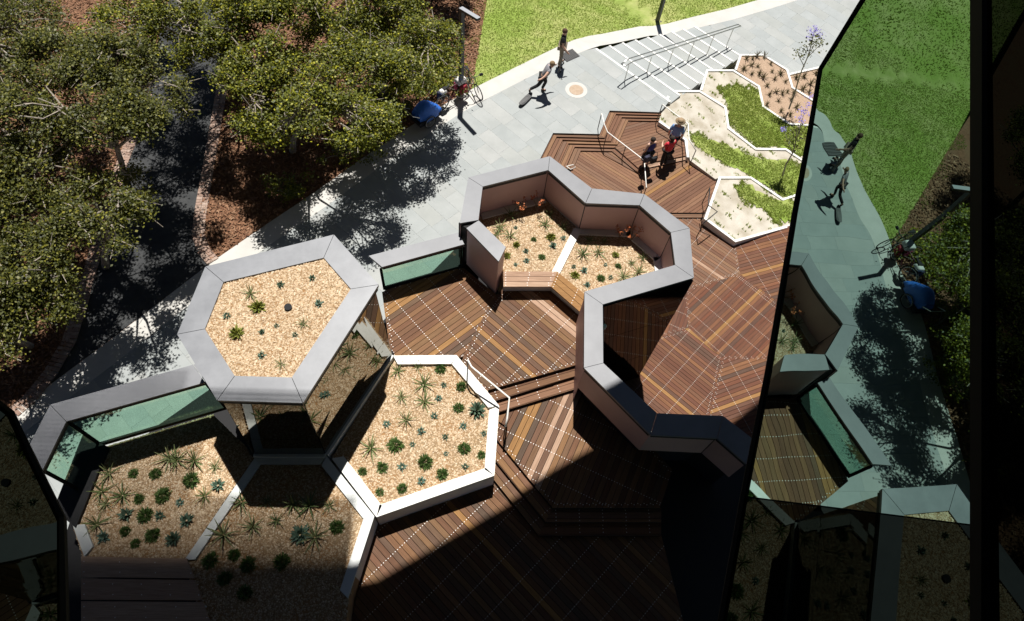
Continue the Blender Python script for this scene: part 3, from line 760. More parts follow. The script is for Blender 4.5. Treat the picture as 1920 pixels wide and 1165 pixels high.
# benches
def bench(label, front_px, back_px, z, drop=.45, mat='redwood'):
    root = thing('timber_bench', label, 'bench', (*G2(front_px[0], z), z - drop))
    A = [G2(p, z) for p in front_px]; B = [G2(p, z) for p in back_px]; st = []
    for k in range(len(A) - 1):
        for j in range(3):
            f0, f1 = j / 3 + .012, (j + 1) / 3 - .012
            q = [A[k] * (1 - f0) + B[k] * f0, A[k + 1] * (1 - f0) + B[k + 1] * f0, A[k + 1] * (1 - f1) + B[k + 1] * f1, A[k] * (1 - f1) + B[k] * f1]
            MB().prism([tuple(p) for p in q], z - .04, z).build('slat', M['palewood'] if (k == 0 and mat != 'dark') else M[mat], root)
            L_ = np.linalg.norm(q[1] - q[0]); m = max(2, int(L_ / .6))
            for i in range(m + 1):
                for f in (.25, .75):
                    s = .06 + (L_ - .12) * i / m; e = (q[1] - q[0]) / L_
                    p = q[0] + e * s + (q[3] - q[0]) * f; st.append((p[0], p[1], z + .001))
        MB().slab((*(A[k] * .75 + B[k] * .25), z - drop), (*(A[k + 1] * .75 + B[k + 1] * .25), z - drop), (*(A[k + 1] * .75 + B[k + 1] * .25), z - .05), (*(A[k] * .75 + B[k] * .25), z - .05), .03).build('plinth', M['palegrey'], root)
    st = [tuple(np.array(s) - wloc(root)) for s in st]; build_studs(root, st, .012)
    return root
bench('bent timber bench floating above the deck at the edge of the gravel', [(944, 538), (1033, 538), (1110, 605)], [(944, 509), (1045, 509), (1125, 575)], ZG + .08, .42, 'goldwood')
bench('dark timber bench in the building shade at the foot of a gravel bed', [(152, 1170), (395, 1170)], [(152, 1042), (350, 1046)], ZK + .05, .7, 'redwood')
ORD = ['first', 'second', 'third', 'fourth', 'fifth', 'sixth', 'seventh', 'eighth', 'ninth', 'tenth', 'eleventh', 'twelfth', 'thirteenth', 'fourteenth', 'fifteenth', 'sixteenth', 'seventeenth', 'eighteenth', 'nineteenth', 'twentieth'] + ['twenty ' + q for q in ('first', 'second', 'third', 'fourth', 'fifth', 'sixth', 'seventh', 'eighth', 'ninth')]
# ------------------------------------------------------------------ the glass building that the view looks out of
BLD = thing('glass_building', 'dark glass office building with reflective panes and an added shade roof', 'building', (0, -3, 0))
def unit(a, b): return np.array([math.cos(b) * math.cos(a), math.cos(b) * math.sin(a), math.sin(b)])
MN, MD = unit(-.37728826, -.03438894), .62121581
def on_plane(px, n, d, th, name, mat, root, back=0.0):
    P = [plane_hit(p, n, d) + n * back for p in px]; m = len(P)
    V = P + [q + n * th for q in P]
    Fs = [tuple(range(m)), tuple(range(m, 2 * m))[::-1]] + [(i, m + i, m + (i + 1) % m, (i + 1) % m) for i in range(m)]
    mb = MB(); mb.add(V, Fs); o = mb.build(name, mat, root)
    bm = bmesh.new(); bm.from_mesh(o.data); bmesh.ops.recalc_face_normals(bm, faces=bm.faces); bm.to_mesh(o.data); bm.free(); return o
pane_px = [(1646, -40), (1618, 0), (1538, 130), (1516, 260), (1490, 400), (1467, 540), (1440, 700), (1395, 930), (1340, 1240), (1838, 1240), (1830, -40)]
upper_px = pane_px[:8] + [(1836, 985), (1830, -40)]
on_plane(upper_px, MN, MD, .03, 'reflective_pane', M['mirror'], BLD)
on_plane([(1394, 933), (1340, 1240), (1838, 1240), (1836, 988)], MN, MD, .03, 'reflective_pane', M['mirror_dark'], BLD)  # split off and dimmed by colour, standing in for the shade it reflects
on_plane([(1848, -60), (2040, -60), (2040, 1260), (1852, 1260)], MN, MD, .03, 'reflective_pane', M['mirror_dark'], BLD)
on_plane([(1827, -60), (1850, -60), (1858, 1260), (1836, 1260)], MN, MD, .03, 'mullion', M['frame'], BLD, back=-.025)
fr = [plane_hit(p, MN, MD) for p in pane_px[:9]]
MB().tube(fr, .024, 6).build('pane_edge', M['frame'], BLD)
# pane on the other side, turned so that it shows the gravel roof
Q = CAM + ray((50, 880)) * 6.0
tgt = np.array([*np.mean(HI, axis=0), ZHEX]); r1 = ray((50, 880)); r2 = (tgt - Q) / np.linalg.norm(tgt - Q)
n2 = r2 - r1; n2 /= np.linalg.norm(n2); d2 = float(Q @ n2)
lp_px = [(-160, 640), (20, 775), (62, 865), (116, 975), (120, 1240), (-160, 1240)]
P = [plane_hit(p, n2, d2) for p in lp_px]
mb = MB(); m_ = len(P); mb.add(P + [q - n2 * .03 for q in P], [tuple(range(m_)), tuple(range(m_, 2 * m_))[::-1]] + [(i, m_ + i, m_ + (i + 1) % m_, (i + 1) % m_) for i in range(m_)])
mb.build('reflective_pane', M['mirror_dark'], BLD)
MB().tube([plane_hit(p, n2, d2) for p in lp_px[:5]], .03, 6).build('pane_edge', M['frame'], BLD)
# storeys below and behind the window, unseen roof added above for its shade
MB().prism([(-30, -.6), (1.3, -.6), (1.3, -25), (-30, -25)], -1.5, 19.0).build('lower_storeys', M['soffit'], BLD)
MB().prism([(40, 37.6), (9.5, 18.0), (3.47, 13.5), (-1.9, 10.35), (-4.0, 9.95), (-30, 9.95), (-30, -25), (40, -25)], 24.0, 24.7).build('added_shade_roof', M['soffit'], BLD)  # added out of view, edge shaped to drop shade across the terrace
y = 10.0  # unseen slats, added and graded in width to fade the sun on the planters
while y < 11.8:
    f = (y - 10.0) / 1.8; wd = .036 + .048 * (1 - f) ** .9
    MB().box((-8.2, y, 24.1), (11.5, wd, .04)).build('added_shade_slat', M['soffit'], BLD); y += .095
while y < 13.5:
    f = (y - 11.8) / 1.7; wd = .012 + .034 * (1 - f)
    MB().box((-10.05, y, 24.1), (7.8, wd, .04)).build('added_shade_slat', M['soffit'], BLD); y += .095

# ------------------------------------------------------------------ planted beds beside the stairs
ctl = [((1258, 171), -.03), ((1288, 262), -.2), ((1341, 336), -.33), ((1379, 452), -.42), ((1479, 424), -.44), ((1326, 132), -.42), ((1389, 103), -.9), ((1480, 232), -.6)]
A_ = np.array([[*G2(p, z), 1] for p, z in ctl]); PLN = np.linalg.lstsq(A_, np.array([z for _, z in ctl]), rcond=None)[0]
def zbed(x, y): return np.clip(PLN[0] * np.asarray(x) + PLN[1] * np.asarray(y) + PLN[2], -1.12, .02)
def GB_(p, dz=0.0):
    z = -.4
    for _ in range(15): q = G(p, z); z = float(zbed(q[0], q[1])) + dz
    return G(p, z)
def bed(label, px, dz, kerbs, ground_mat, kz=.05, name='planted_bed'):
    V = [GB_(p, dz) for p in px]; c = np.mean(V, axis=0); n = len(V)
    root = thing(name, label, 'garden bed', c)
    mb = MB(); a_ = area([v[:2] for v in V]); V = V if a_ > 0 else V[::-1]
    mb.add(V + [np.array([v[0], v[1], -1.58]) for v in V], [tuple(range(n))] + [(i, n + i, n + (i + 1) % n, (i + 1) % n) for i in range(n)]); o = mb.build('soil', M[ground_mat], root)
    bm = bmesh.new(); bm.from_mesh(o.data); bmesh.ops.triangulate(bm, faces=[f for f in bm.faces if len(f.verts) > 4]); bm.to_mesh(o.data); bm.free()
    for pts in kerbs:
        L_ = [GB_(p, dz + kz) for p in pts]
        for a, b in zip(L_[:-1], L_[1:]):
            e = (b - a)[:2] / np.linalg.norm((b - a)[:2]); nr = np.array([-e[1], e[0]]); w = .05; P = []
            up = random.uniform(0, .003)
            for zz in (-.3, up):
                for (q, s1, s2) in ((a, -1, -1), (b, -1, 1), (b, 1, 1), (a, 1, -1)):
                    P.append((*(q[:2] + nr * w * s1 + e * .03 * s2), q[2] + zz))
            MB().hexa(P).build('kerb', M['white'], root)
    return root, [tuple(v[:2]) for v in V]
S1, s1p = bed('sandy garden bed with a diagonal strip of grass beside the deck', [(1236, 226), (1241, 206), (1258, 171), (1312, 171), (1360, 201), (1366, 240), (1417, 279), (1474, 280), (1504, 300), (1560, 338), (1560, 372), (1489, 366), (1468, 374), (1408, 333), (1350, 333), (1341, 336), (1294, 301), (1288, 262)], 0, [[(1241, 206), (1258, 171), (1312, 171), (1360, 201), (1366, 240), (1417, 279), (1474, 280), (1504, 300), (1560, 338)], [(1237, 228), (1286, 262), (1290, 294)]], 'sand')
S0_, s0p = bed('grassy garden bed with white kerb between sand and pink gravel', [(1315, 170), (1326, 132), (1375, 132), (1423, 162), (1431, 199), (1480, 232), (1507, 234), (1580, 236), (1580, 345), (1504, 298), (1474, 279), (1417, 278), (1366, 239), (1360, 200), (1312, 171)], -.004, [[(1315, 168), (1326, 132), (1375, 132), (1423, 162), (1431, 199), (1480, 232), (1507, 234), (1580, 236)]], 'sand')
SP, spp = bed('pink gravel garden bed full of strap leaved plants', [(1380, 131), (1389, 103), (1431, 103), (1476, 131), (1486, 164), (1526, 189), (1600, 235), (1507, 234), (1480, 231), (1431, 198), (1423, 161)], -.008, [[(1380, 130), (1389, 103), (1431, 103), (1476, 131), (1486, 164), (1526, 189), (1600, 235)]], 'pinkgravel')
SQ, sqp = bed('smaller pink gravel bed against the reflective glass', [(1481, 139), (1560, 121), (1640, 180), (1640, 250), (1526, 188), (1486, 163)], -.012, [[(1481, 139), (1560, 121)]], 'pinkgravel')
S2, s2p = bed('lowest sandy garden bed with patchy grass above the red deck', [(1350, 333), (1408, 333), (1468, 374), (1489, 368), (1600, 330), (1600, 392), (1479, 424), (1379, 452), (1323, 410)], -.016, [[(1600, 332), (1489, 367), (1468, 374), (1408, 333), (1350, 333), (1323, 410), (1379, 452), (1479, 424), (1600, 390)]], 'sand')
def blades(poly, z, n, h=(.04, .09), w=.012, mask=None, zf=None):
    P = scatter(poly, n)
    if mask is not None: P = P[mask(P)]
    m = len(P)
    if m == 0: return None
    H = RNG.uniform(h[0], h[1], m); a = RNG.uniform(0, 6.283, m); lean = RNG.uniform(.2, 1.1, m) * H; b = RNG.uniform(0, 6.283, m)
    z0 = zf(P[:, 0], P[:, 1]) if zf is not None else np.full(m, z)
    ux, uy = np.cos(a) * w * RNG.uniform(.7, 1.6, m), np.sin(a) * w
    V = np.stack([np.stack([P[:, 0] - ux, P[:, 1] - uy, z0], -1), np.stack([P[:, 0] + ux, P[:, 1] + uy, z0], -1),
                  np.stack([P[:, 0] + np.cos(b) * lean, P[:, 1] + np.sin(b) * lean, z0 + H], -1)], 1).reshape(-1, 3)
    return V, np.arange(m * 3).reshape(-1, 3)
def grass_obj(name, V, Fc, root=None, label=None):
    o = link(name, fast(name, V - (wloc(root) if root else 0), Fc), M['grass'], root, 'stuff')
    if label: o['label'] = label; o['category'] = 'grass'
    return o
def nz(P, s, f, ph=0.0):
    return np.sin(P[:, 0] * f + ph) * np.cos(P[:, 1] * f * 1.13 + ph * 1.7) + .6 * np.sin(P[:, 0] * f * 2.7 + P[:, 1] * f * 2.1 + ph) + .4 * np.sin(P[:, 0] * f * 6.1 - P[:, 1] * f * 5.3)
def grass_bed(root, poly, patch_px, z, n, ph):
    patch = [tuple(GB_(p)[:2]) for p in patch_px]; pc = np.mean(patch, axis=0)
    A = np.array(patch)
    def mask(P):
        # distance to the patch border wobbles
        Q = P + .16 * np.stack([nz(P, 0, 3.1, ph), nz(P, 0, 3.7, ph + 2)], -1)
        ins = inside(patch, Q)
        thin = RNG.random(len(P)) < np.where(nz(P, 0, 2.3, ph + 5) > -.6, 1.0, .45)
        stray = (nz(P, 0, 5.5, ph + 9) > 1.15) & (RNG.random(len(P)) < .5)
        return (ins & thin) | stray
    r = blades(poly, z, n, (.03, .10), .019, mask, lambda x, y: zbed(x, y) - .01)
    if r: grass_obj('grass_patch', r[0], r[1], root)
    ring_ = dens(patch + [patch[0]], .16)[:-1]; cw = np.mean(ring_, axis=0); R_ = np.array(ring_)
    R_ = R_ + (cw - R_) * .06 + RNG.normal(0, .06, R_.shape)
    V = [np.array([q[0], q[1], float(zbed(q[0], q[1])) + .012]) for q in R_]
    bm = bmesh.new(); vs = [bm.verts.new(tuple(v - wloc(root))) for v in V]; fc = bm.faces.new(vs); bmesh.ops.triangulate(bm, faces=[fc]); me = bpy.data.meshes.new('turf'); bm.to_mesh(me); bm.free()
    if me.polygons[0].normal.z < 0: me.flip_normals()
    link('turf', me, M['lawn'], root)
grass_bed(S1, s1p, [(1288, 248), (1330, 258), (1395, 285), (1430, 300), (1475, 300), (1520, 320), (1520, 372), (1468, 372), (1420, 338), (1380, 318), (1330, 292), (1300, 270)], 0, 42000, 1.0)
grass_bed(S0_, s0p, [(1345, 165), (1375, 156), (1422, 170), (1432, 203), (1480, 236), (1570, 240), (1570, 335), (1500, 292), (1470, 278), (1420, 276), (1388, 255), (1366, 228), (1362, 200)], 0, 50000, 3.0)
grass_bed(S2, s2p, [(1372, 350), (1400, 345), (1450, 375), (1490, 375), (1560, 350), (1560, 395), (1480, 418), (1452, 420), (1440, 400), (1395, 378)], 0, 26000, 5.0)
# lawn
lw = [tuple(p) for p in inner if p[0] < 26] + [(26, 60), (-6, 60)]
def lawn_mask(P):
    return side(P[:, 0], P[:, 1]) > -.3 + .3 * np.sin(P[:, 1] * 3)
def lz(x, y): return terr(x, y) - .0
vis_lawn = [tuple(lawn_a + np.array([-.6, .4]))] + [tuple(p) for p in inner if p[0] < 18] + [(18, 33), (-3.0, 33)]
r = blades(vis_lawn, 0, 70000, (.02, .05), .02, lawn_mask, lz); grass_obj('lawn_grass', r[0], r[1], label='short green lawn grass beyond the pale path kerb')
far_lawn = [(-3, 33), (18, 33), (22, 46), (-6, 46)]
r = blades(far_lawn, 0, 30000, (.04, .1), .03, lawn_mask, lz); grass_obj('lawn_grass', r[0], r[1], label='longer grass farther back on the lawn')
# bark chips on the mulch
def chips(poly, n, keep):
    P = scatter(poly, n); P = P[keep(P)]; m = len(P)
    a = RNG.uniform(0, 6.283, m); L_ = RNG.uniform(.03, .085, m); w = RNG.uniform(.012, .03, m)
    ca, sa = np.cos(a), np.sin(a); t = RNG.uniform(-.03, .03, (m, 4))
    c = np.stack([np.stack([P[:, 0] + ca * L_ * s - sa * w * q, P[:, 1] + sa * L_ * s + ca * w * q, .01 + .03 * RNG.random(m) + t[:, k]], -1) for k, (s, q) in enumerate(((-1, -1), (1, -1), (1, 1), (-1, 1)))], 1)
    return c.reshape(-1, 3), np.arange(m * 4).reshape(-1, 4)
mvis = [tuple(G2(p)) for p in [(-40, 800), (20, 775), (400, 488), (590, 359), (770, 235), (888, 163), (910, -20), (300, -40), (-60, -40)]]
rp = np.array(road_poly)
def on_mulch(P): return ~inside(road_poly, P) & (side(P[:, 0], P[:, 1]) < .25 * np.sin(P[:, 1] * 2.1) + .2)
V, Fc = chips(mvis, 60000, on_mulch)
o = link('bark_chips', fast('bark_chips', V, Fc), M['mulch_chip'], None, 'stuff'); o['label'] = 'red brown bark chips under the trees'; o['category'] = 'mulch'

# ------------------------------------------------------------------ trees
def leaf_cloud(C, per, size, spread, up=.45):
    n = len(C) * per
    P = np.repeat(C, per, 0) + RNG.normal(0, 1, (n, 3)) * np.array([spread, spread, spread * .7])
    d = RNG.normal(0, 1, (n, 3)); d[:, 2] = np.abs(d[:, 2]) * .25; d /= np.linalg.norm(d, axis=1)[:, None]
    nrm = RNG.normal(0, 1, (n, 3)); nrm[:, 2] = np.abs(nrm[:, 2]) + up; s = np.cross(d, nrm); s /= np.linalg.norm(s, axis=1)[:, None]
    L_ = RNG.uniform(.65, 1.35, (n, 1)) * size; w = L_ * RNG.uniform(.28, .42, (n, 1))
    dz = np.zeros((n, 3)); dz[:, 2] = -.15 * L_[:, 0]
    V = np.stack([P, P + d * L_ * .5 + s * w, P + d * L_ + dz, P + d * L_ * .5 - s * w], 1).reshape(-1, 3)
    return V, np.arange(n * 4).reshape(-1, 4)
def tree(label, base, crown, rad, ncl, per, leaf='leaf', size=.08, name='broadleaf_tree', spread=.18, group=None, low=.45, trunk_r=.13):
    base = np.array(base, float); crown = np.array(crown, float); rad = np.array(rad, float)
    root = thing(name, label, 'tree', base, group)
    mb = MB(); fork = base + (crown - base) * np.array([.6, .6, .45])
    mb.tube([base - [0, 0, .1], base + (fork - base) * .5 + RNG.normal(0, .06, 3), fork], [trunk_r, trunk_r * .8, trunk_r * .65], 8)
    # limbs then boughs to the leaf clumps
    nl = 7; tips = []
    for k in range(nl):
        a = 2 * math.pi * (k + random.random() * .6) / nl; e = random.uniform(.35, .75)
        tip = crown + rad * np.array([math.cos(a) * e, math.sin(a) * e, random.uniform(-.25, .35)]); tips.append(tip)
        mid = fork * .5 + tip * .5 + RNG.normal(0, .14, 3)
        mb.tube([fork, mid, tip], [trunk_r * .5, trunk_r * .33, trunk_r * .2], 6)
    C = []; lobes = [(crown, rad * .62)]
    for q in range(8):
        a = 2 * math.pi * (q + random.random() * .8) / 8; e = random.uniform(.45, .95)
        lobes.append((crown + rad * np.array([math.cos(a) * e, math.sin(a) * e, random.uniform(-.35, .3)]), rad * random.uniform(.28, .48)))
    while len(C) < ncl:
        lc, lr = random.choice(lobes); d = RNG.normal(0, 1, 3); d /= np.linalg.norm(d)
        if d[2] < -low: continue
        C.append(lc + lr * d * RNG.uniform(.55, 1.0) ** .5)
    C = np.array(C)
    for c in C[::1]:
        t = min(tips, key=lambda q: np.linalg.norm(q - c)); mid = t * .5 + c * .5 + RNG.normal(0, .2, 3)
        mb.tube([t, mid, c, c + (c - t) / (np.linalg.norm(c - t) + .1) * RNG.uniform(.15, .6) + RNG.normal(0, .14, 3)], [.026, .02, .015, .007], 5, cap=False)
    mb.build('trunk', M['bark'], root)
    V, Fc = leaf_cloud(C, int(per * 1.8), size, spread)
    link('crown', fast('crown', V - base, Fc), M[leaf], root)
    return root
GT = 'trees shading the mulch beside the path'
tree('broad green tree reaching over the path near the lamp post', (-3.9, 20.6, 0), (-3.1, 19.8, 3.9), (2.5, 2.2, 1.5), 165, 130, group=GT)
tree('green tree between the brick edged road and the path', (-6.9, 17.8, 0), (-5.6, 16.9, 4.1), (2.6, 2.3, 1.5), 175, 130, group=GT)
tree('tall spreading tree behind the one overhanging the path', (-6.2, 23.6, 0), (-6.0, 21.4, 5.0), (3.0, 2.6, 1.9), 190, 120, group=GT)
tree('grey green tree overhanging the brick edging of the road', (-12.6, 16.2, 0), (-11.2, 15.2, 4.9), (2.6, 2.4, 1.7), 170, 120, 'leaf2', group=GT)
tree('wide olive tree beyond the dark road', (-15.6, 13.2, 0), (-14.0, 12.4, 4.6), (2.7, 2.6, 1.7), 170, 110, 'leaf2', group=GT)
tree('yellow green tree at the back of the mulch bed', (-9.4, 21.2, 0), (-9.0, 19.6, 5.0), (2.9, 2.6, 1.9), 190, 120, group=GT)
tree('dark leafy tree over the bend of the road', (-13.6, 9.4, 0), (-13.1, 8.9, 3.8), (2.0, 2.0, 1.4), 120, 110, 'leaf2', group=GT)
tree('olive tree farthest from the glass box in the mulch', (-17.0, 19.5, 0), (-15.4, 17.6, 5.0), (3.2, 3.0, 1.9), 180, 110, 'leaf2', group=GT)
tree('dark tree standing where mulch meets lawn', (-2.9, 27.2, 0), (-2.6, 26.4, 3.2), (2.2, 2.0, 1.4), 110, 110, group=GT)
tree('broad tree in the second row of the mulch', (-14.0, 25.5, 0), (-12.6, 22.6, 5.2), (3.4, 3.0, 2.0), 170, 110, 'leaf2', group=GT)
tree('slim olive tree leaning from the mulch over the dark road', (-12.2, 12.4, 0), (-10.6, 11.9, 4.1), (1.6, 1.4, 1.2), 50, 110, 'leaf2', group=GT)
tree('small olive tree above the bend where the brick edging meets the path', (-12.6, 10.8, 0), (-11.9, 10.0, 4.0), (1.5, 1.3, 1.2), 50, 110, 'leaf2', group=GT)
def bush(label, px, r, leaf, n, g):
    b = G(px, 0); root = thing('low_shrub', label, 'shrub', b, g)
    C = b + RNG.normal(0, 1, (n, 3)) * np.array([r, r, r * .35]) + np.array([0, 0, r * .7]); C[:, 2] = np.abs(C[:, 2]) + .1
    mb = MB()
    for c in C[::3]: mb.tube([b, b * .4 + c * .6 + RNG.normal(0, .05, 3), c], [.02, .014, .006], 5, cap=False)
    mb.build('stem', M['bark'], root)
    V, Fc = leaf_cloud(C, 60, .09, .12); link('foliage', fast('foliage', V - b, Fc), M[leaf], root)
GB = 'low shrubs growing along the mulch edge'
SHR = sorted([(835, 165), (800, 175), (745, 225), (700, 262), (650, 290), (545, 365), (780, 150), (690, 215), (735, 175), (820, 130)], key=lambda q: np.linalg.norm(G2(q) - G2((850, 195))))
for px, r in [((835, 165), .5), ((800, 175), .55), ((745, 225), .5), ((700, 262), .5), ((650, 290), .45), ((545, 365), .35), ((780, 150), .5), ((690, 215), .5), ((735, 175), .45), ((820, 130), .4)]:
    bush(ORD[SHR.index(px)] + ' low leafy shrub from the bicycles along the mulch beside the path', px, r, 'leaf', 16, GB)
# young jacarandas
def sapling(label, base_px, zb, tops, flowers, leaves):
    b = G(base_px, zb); root = thing('flowering_sapling', label, 'tree', b)
    def up(px, zz): return G(px, zz)
    mb = MB(); pts = [b] + [up(p, z) for p, z in tops[0]]
    n = len(pts); mb.tube(pts, list(np.linspace(.035, .012, n)), 6)
    for br in tops[1:]:
        q = [up(p, z) for p, z in br]; mb.tube(q, list(np.linspace(.018, .007, len(q))), 5)
    mb.build('trunk', M['bark'], root)
    C = np.array([up(p, z) for p, z in leaves]); V, Fc = leaf_cloud(C, 26, .09, .13); link('crown', fast('crown', V - b, Fc), M['leaf2'], root)
    C = np.array([up(p, z) for p, z in flowers]); V, Fc = leaf_cloud(C, 34, .055, .07); link('blossom', fast('blossom', V - b, Fc), M['purple'], root)
sapling('thin young tree topped with lilac blossom in the pink gravel', (1479, 205), -.6,
        [[((1490, 175), 0.0), ((1500, 140), 1.0), ((1514, 108), 1.9), ((1522, 82), 2.4), ((1527, 58), 2.8)], [((1508, 125), 1.5), ((1499, 108), 1.9), ((1493, 92), 2.1)], [((1514, 108), 1.9), ((1526, 96), 2.2), ((1538, 84), 2.4)]],
        [((1524, 62), 2.75), ((1518, 70), 2.6), ((1532, 58), 2.75), ((1540, 66), 2.6), ((1528, 52), 2.9), ((1519, 56), 2.7)],
        [((1526, 78), 2.5), ((1518, 84), 2.4), ((1534, 82), 2.4), ((1524, 92), 2.2), ((1495, 98), 2.0), ((1501, 106), 1.9), ((1541, 78), 2.4), ((1530, 70), 2.6), ((1512, 92), 2.2)])
sapling('young lilac flowering tree leaning over the grass beside the glass', (1467, 330), -.42,
        [[((1474, 308), .4), ((1486, 288), .9), ((1492, 266), 1.4), ((1494, 240), 1.9)], [((1486, 288), .9), ((1478, 268), 1.3), ((1472, 250), 1.6)], [((1492, 266), 1.4), ((1502, 232), 2.0), ((1508, 212), 2.3)]],
        [((1470, 244), 1.7), ((1505, 228), 2.1), ((1510, 212), 2.3), ((1500, 222), 2.2), ((1514, 196), 2.5), ((1504, 208), 2.3), ((1520, 182), 2.6)],
        [((1478, 262), 1.4), ((1486, 272), 1.2), ((1492, 262), 1.4), ((1498, 244), 1.8), ((1484, 252), 1.6), ((1502, 252), 1.7), ((1496, 276), 1.2), ((1508, 262), 1.5)])

# ------------------------------------------------------------------ plants in the gravel
def proto(name, V, Fs, mat):
    me = bpy.data.meshes.new(name); me.from_pydata([tuple(map(float, v)) for v in V], [], Fs); me.update()
    for m in (mat if isinstance(mat, list) else [mat]): me.materials.append(m)
    return me
def rosette(n, L_, w, rise, droop, seed):
    rd = random.Random(seed); V = []; Fs = []
    for k in range(n):
        a = k * 2.39996 + rd.uniform(-.2, .2); f = k / n; el = R(12 + 68 * f) + rd.uniform(-.1, .1); l = L_ * rd.uniform(.75, 1.1)
        d = np.array([math.cos(a), math.sin(a), 0]); s = np.array([-math.sin(a), math.cos(a), 0]); b = len(V)
        for j in range(5):
            t = j / 4; r = l * t; h = .02 + r * math.sin(el) * rise - droop * (t ** 2) * l * (1 - f); p = d * (r * math.cos(el) + .015) + np.array([0, 0, max(h, .01)])
            ww = w * (1 - t) ** .6 * (1.0 if j else .7) + .002
            V += [p - s * ww, p + np.array([0, 0, -ww * .5]), p + s * ww]
        for j in range(4):
            q = b + j * 3; Fs += [(q, q + 1, q + 4, q + 3), (q + 1, q + 2, q + 5, q + 4)]
    return V, Fs
PR = {}
PR['spiky'] = [proto('spiky_plant', *rosette(15, .40, .0155, 1.0, .35, s), M['spiky']) for s in (1, 2, 3)]
PR['succ'] = [proto('succulent', *rosette(18, .13, .024, 1.0, .1, s), M['succ']) for s in (4, 5)]
PR['bigsucc'] = [proto('succulent', *rosette(30, .24, .04, .9, .1, 6), M['succ'])]
def ball(n, r, ln, seed, flat=.75):
    rg = np.random.default_rng(seed); d = rg.normal(0, 1, (n, 3)); d[:, 2] = np.abs(d[:, 2]); d /= np.linalg.norm(d, axis=1)[:, None]
    P = d * r * rg.uniform(.35, 1, (n, 1)) * np.array([1, 1, flat]); tip = P + (d + rg.normal(0, .35, (n, 3))) * ln
    s = np.cross(d, rg.normal(0, 1, (n, 3))); s /= np.linalg.norm(s, axis=1)[:, None]; s *= ln * .22
    tip[:, 2] = np.maximum(tip[:, 2], .005); P[:, 2] = np.maximum(P[:, 2], 0.0)
    V = np.stack([P, (P + tip) / 2 + s, tip, (P + tip) / 2 - s], 1).reshape(-1, 3); return V, np.arange(n * 4).reshape(-1, 4).tolist()
PR['shrub'] = [proto('round_shrub', *ball(420, .145, .07, s), M['shrub']) for s in (1, 2, 3)]
PR['tuft'] = [proto('grass_tuft', *ball(160, .07, .13, s, 1.0), M['tuft']) for s in (4, 5)]
def kpaw(seed):
    rd = random.Random(seed); mb = MB(); tips = []
    for k in range(7):
        a = rd.uniform(0, 6.28); t = np.array([math.cos(a) * .16, math.sin(a) * .16, rd.uniform(.35, .6)]); mb.tube([(0, 0, 0), t * .5 + np.array([0, 0, .06]), t], .006, 4, cap=False); tips.append(t)
    return mb, tips
PL = {'spiky': ('spiky_plant', 'spiky green rosette plant'), 'succ': ('succulent', 'blue green succulent'), 'bigsucc': ('succulent', 'large pale blue green succulent rosette'), 'shrub': ('round_shrub', 'round dark green shrub'), 'tuft': ('grass_tuft', 'yellow green grassy tuft')}
LM = {'on the gravel roof of the hexagonal glass box': ('the black drain outlet', (540, 576)), 'in the sunlit planter with the bright white kerb': ('the steel handrail', (955, 746)),
      'in the shaded planter inside the bent balustrade': ('the dark bench', (250, 1045)), 'in the planter between the pale kerbs': ('the glass box', (545, 855)),
      'in the walled gravel bed beside the bench': ('the bench', (990, 515)), 'in the walled gravel bed beyond the white divider': ('the wall corner', (1250, 485)),
      'in the larger pink gravel bed': ('the white nosed stair', (1383, 118)), 'in the smaller pink gravel bed against the glass': ('the lower path', (1520, 120))}
SHORT = {'on the gravel roof of the hexagonal glass box': 'on the hexagonal gravel roof', 'in the sunlit planter with the bright white kerb': 'in the white kerbed planter', 'in the shaded planter inside the bent balustrade': 'inside the bent balustrade',
         'in the planter between the pale kerbs': 'between the pale kerbs', 'in the walled gravel bed beside the bench': 'in the walled gravel', 'in the walled gravel bed beyond the white divider': 'beyond the white divider',
         'in the larger pink gravel bed': 'in pink gravel', 'in the smaller pink gravel bed against the glass': 'in pink gravel'}
def plants(kind, pts, z, where, sc=1.0):
    lm_n, lm_p = LM[where]; lm_q = G2(lm_p, z if z is not None else -.9)
    dist = [float(np.linalg.norm(G2(p, z if z is not None else -.9) - lm_q)) for p in pts]; rank = {i: r for r, i in enumerate(sorted(range(len(pts)), key=lambda i: dist[i]))}
    nm, lb = PL[kind]
    for i, p in enumerate(pts):
        me = PR[kind][i % len(PR[kind])]; o = bpy.data.objects.new(nm, me); COL.objects.link(o)
        q = GB_(p) if z is None else G(p, z); o.location = tuple(q - np.array([0, 0, .006])); s = sc * random.uniform(.62, 1.12); o.scale = (s, s, s * random.uniform(.85, 1.1)); o.rotation_euler = (random.uniform(-.1, .1), random.uniform(-.1, .1), random.uniform(0, 6.28))
        tag(o, (ORD[rank[i]] + ' ' + lb + ' from ' + lm_n + ' ' + SHORT[where]) if len(pts) > 1 else lb + ' ' + where, 'plant', (lb + 's ' + where) if len(pts) > 1 else None)
ZH = ZHEX - .045; ZP = ZK - .08
w_ = 'on the gravel roof of the hexagonal glass box'
plants('spiky', [(469.6, 552), (568.5, 608), (528, 684)], ZH, w_, .68)
plants('tuft', [(483, 577), (445, 626)], ZH, w_, .8); plants('succ', [(526, 535), (491, 624), (519, 612), (598, 570), (554, 629), (491, 667), (426, 593), (586, 523)], ZH, w_, .8)
w_ = 'in the sunlit planter with the bright white kerb'
plants('spiky', [(745, 697), (783, 688), (794.5, 722), (752.8, 746), (796, 754), (762, 789), (695.6, 841)], ZP, w_, .95)
plants('shrub', [(826, 693), (864.7, 726), (860, 766), (742, 836), (797.6, 867), (680, 885), (717, 877), (870, 842), (830, 890), (902.7, 854), (754, 917), (712.6, 923)], ZP, w_, .95)
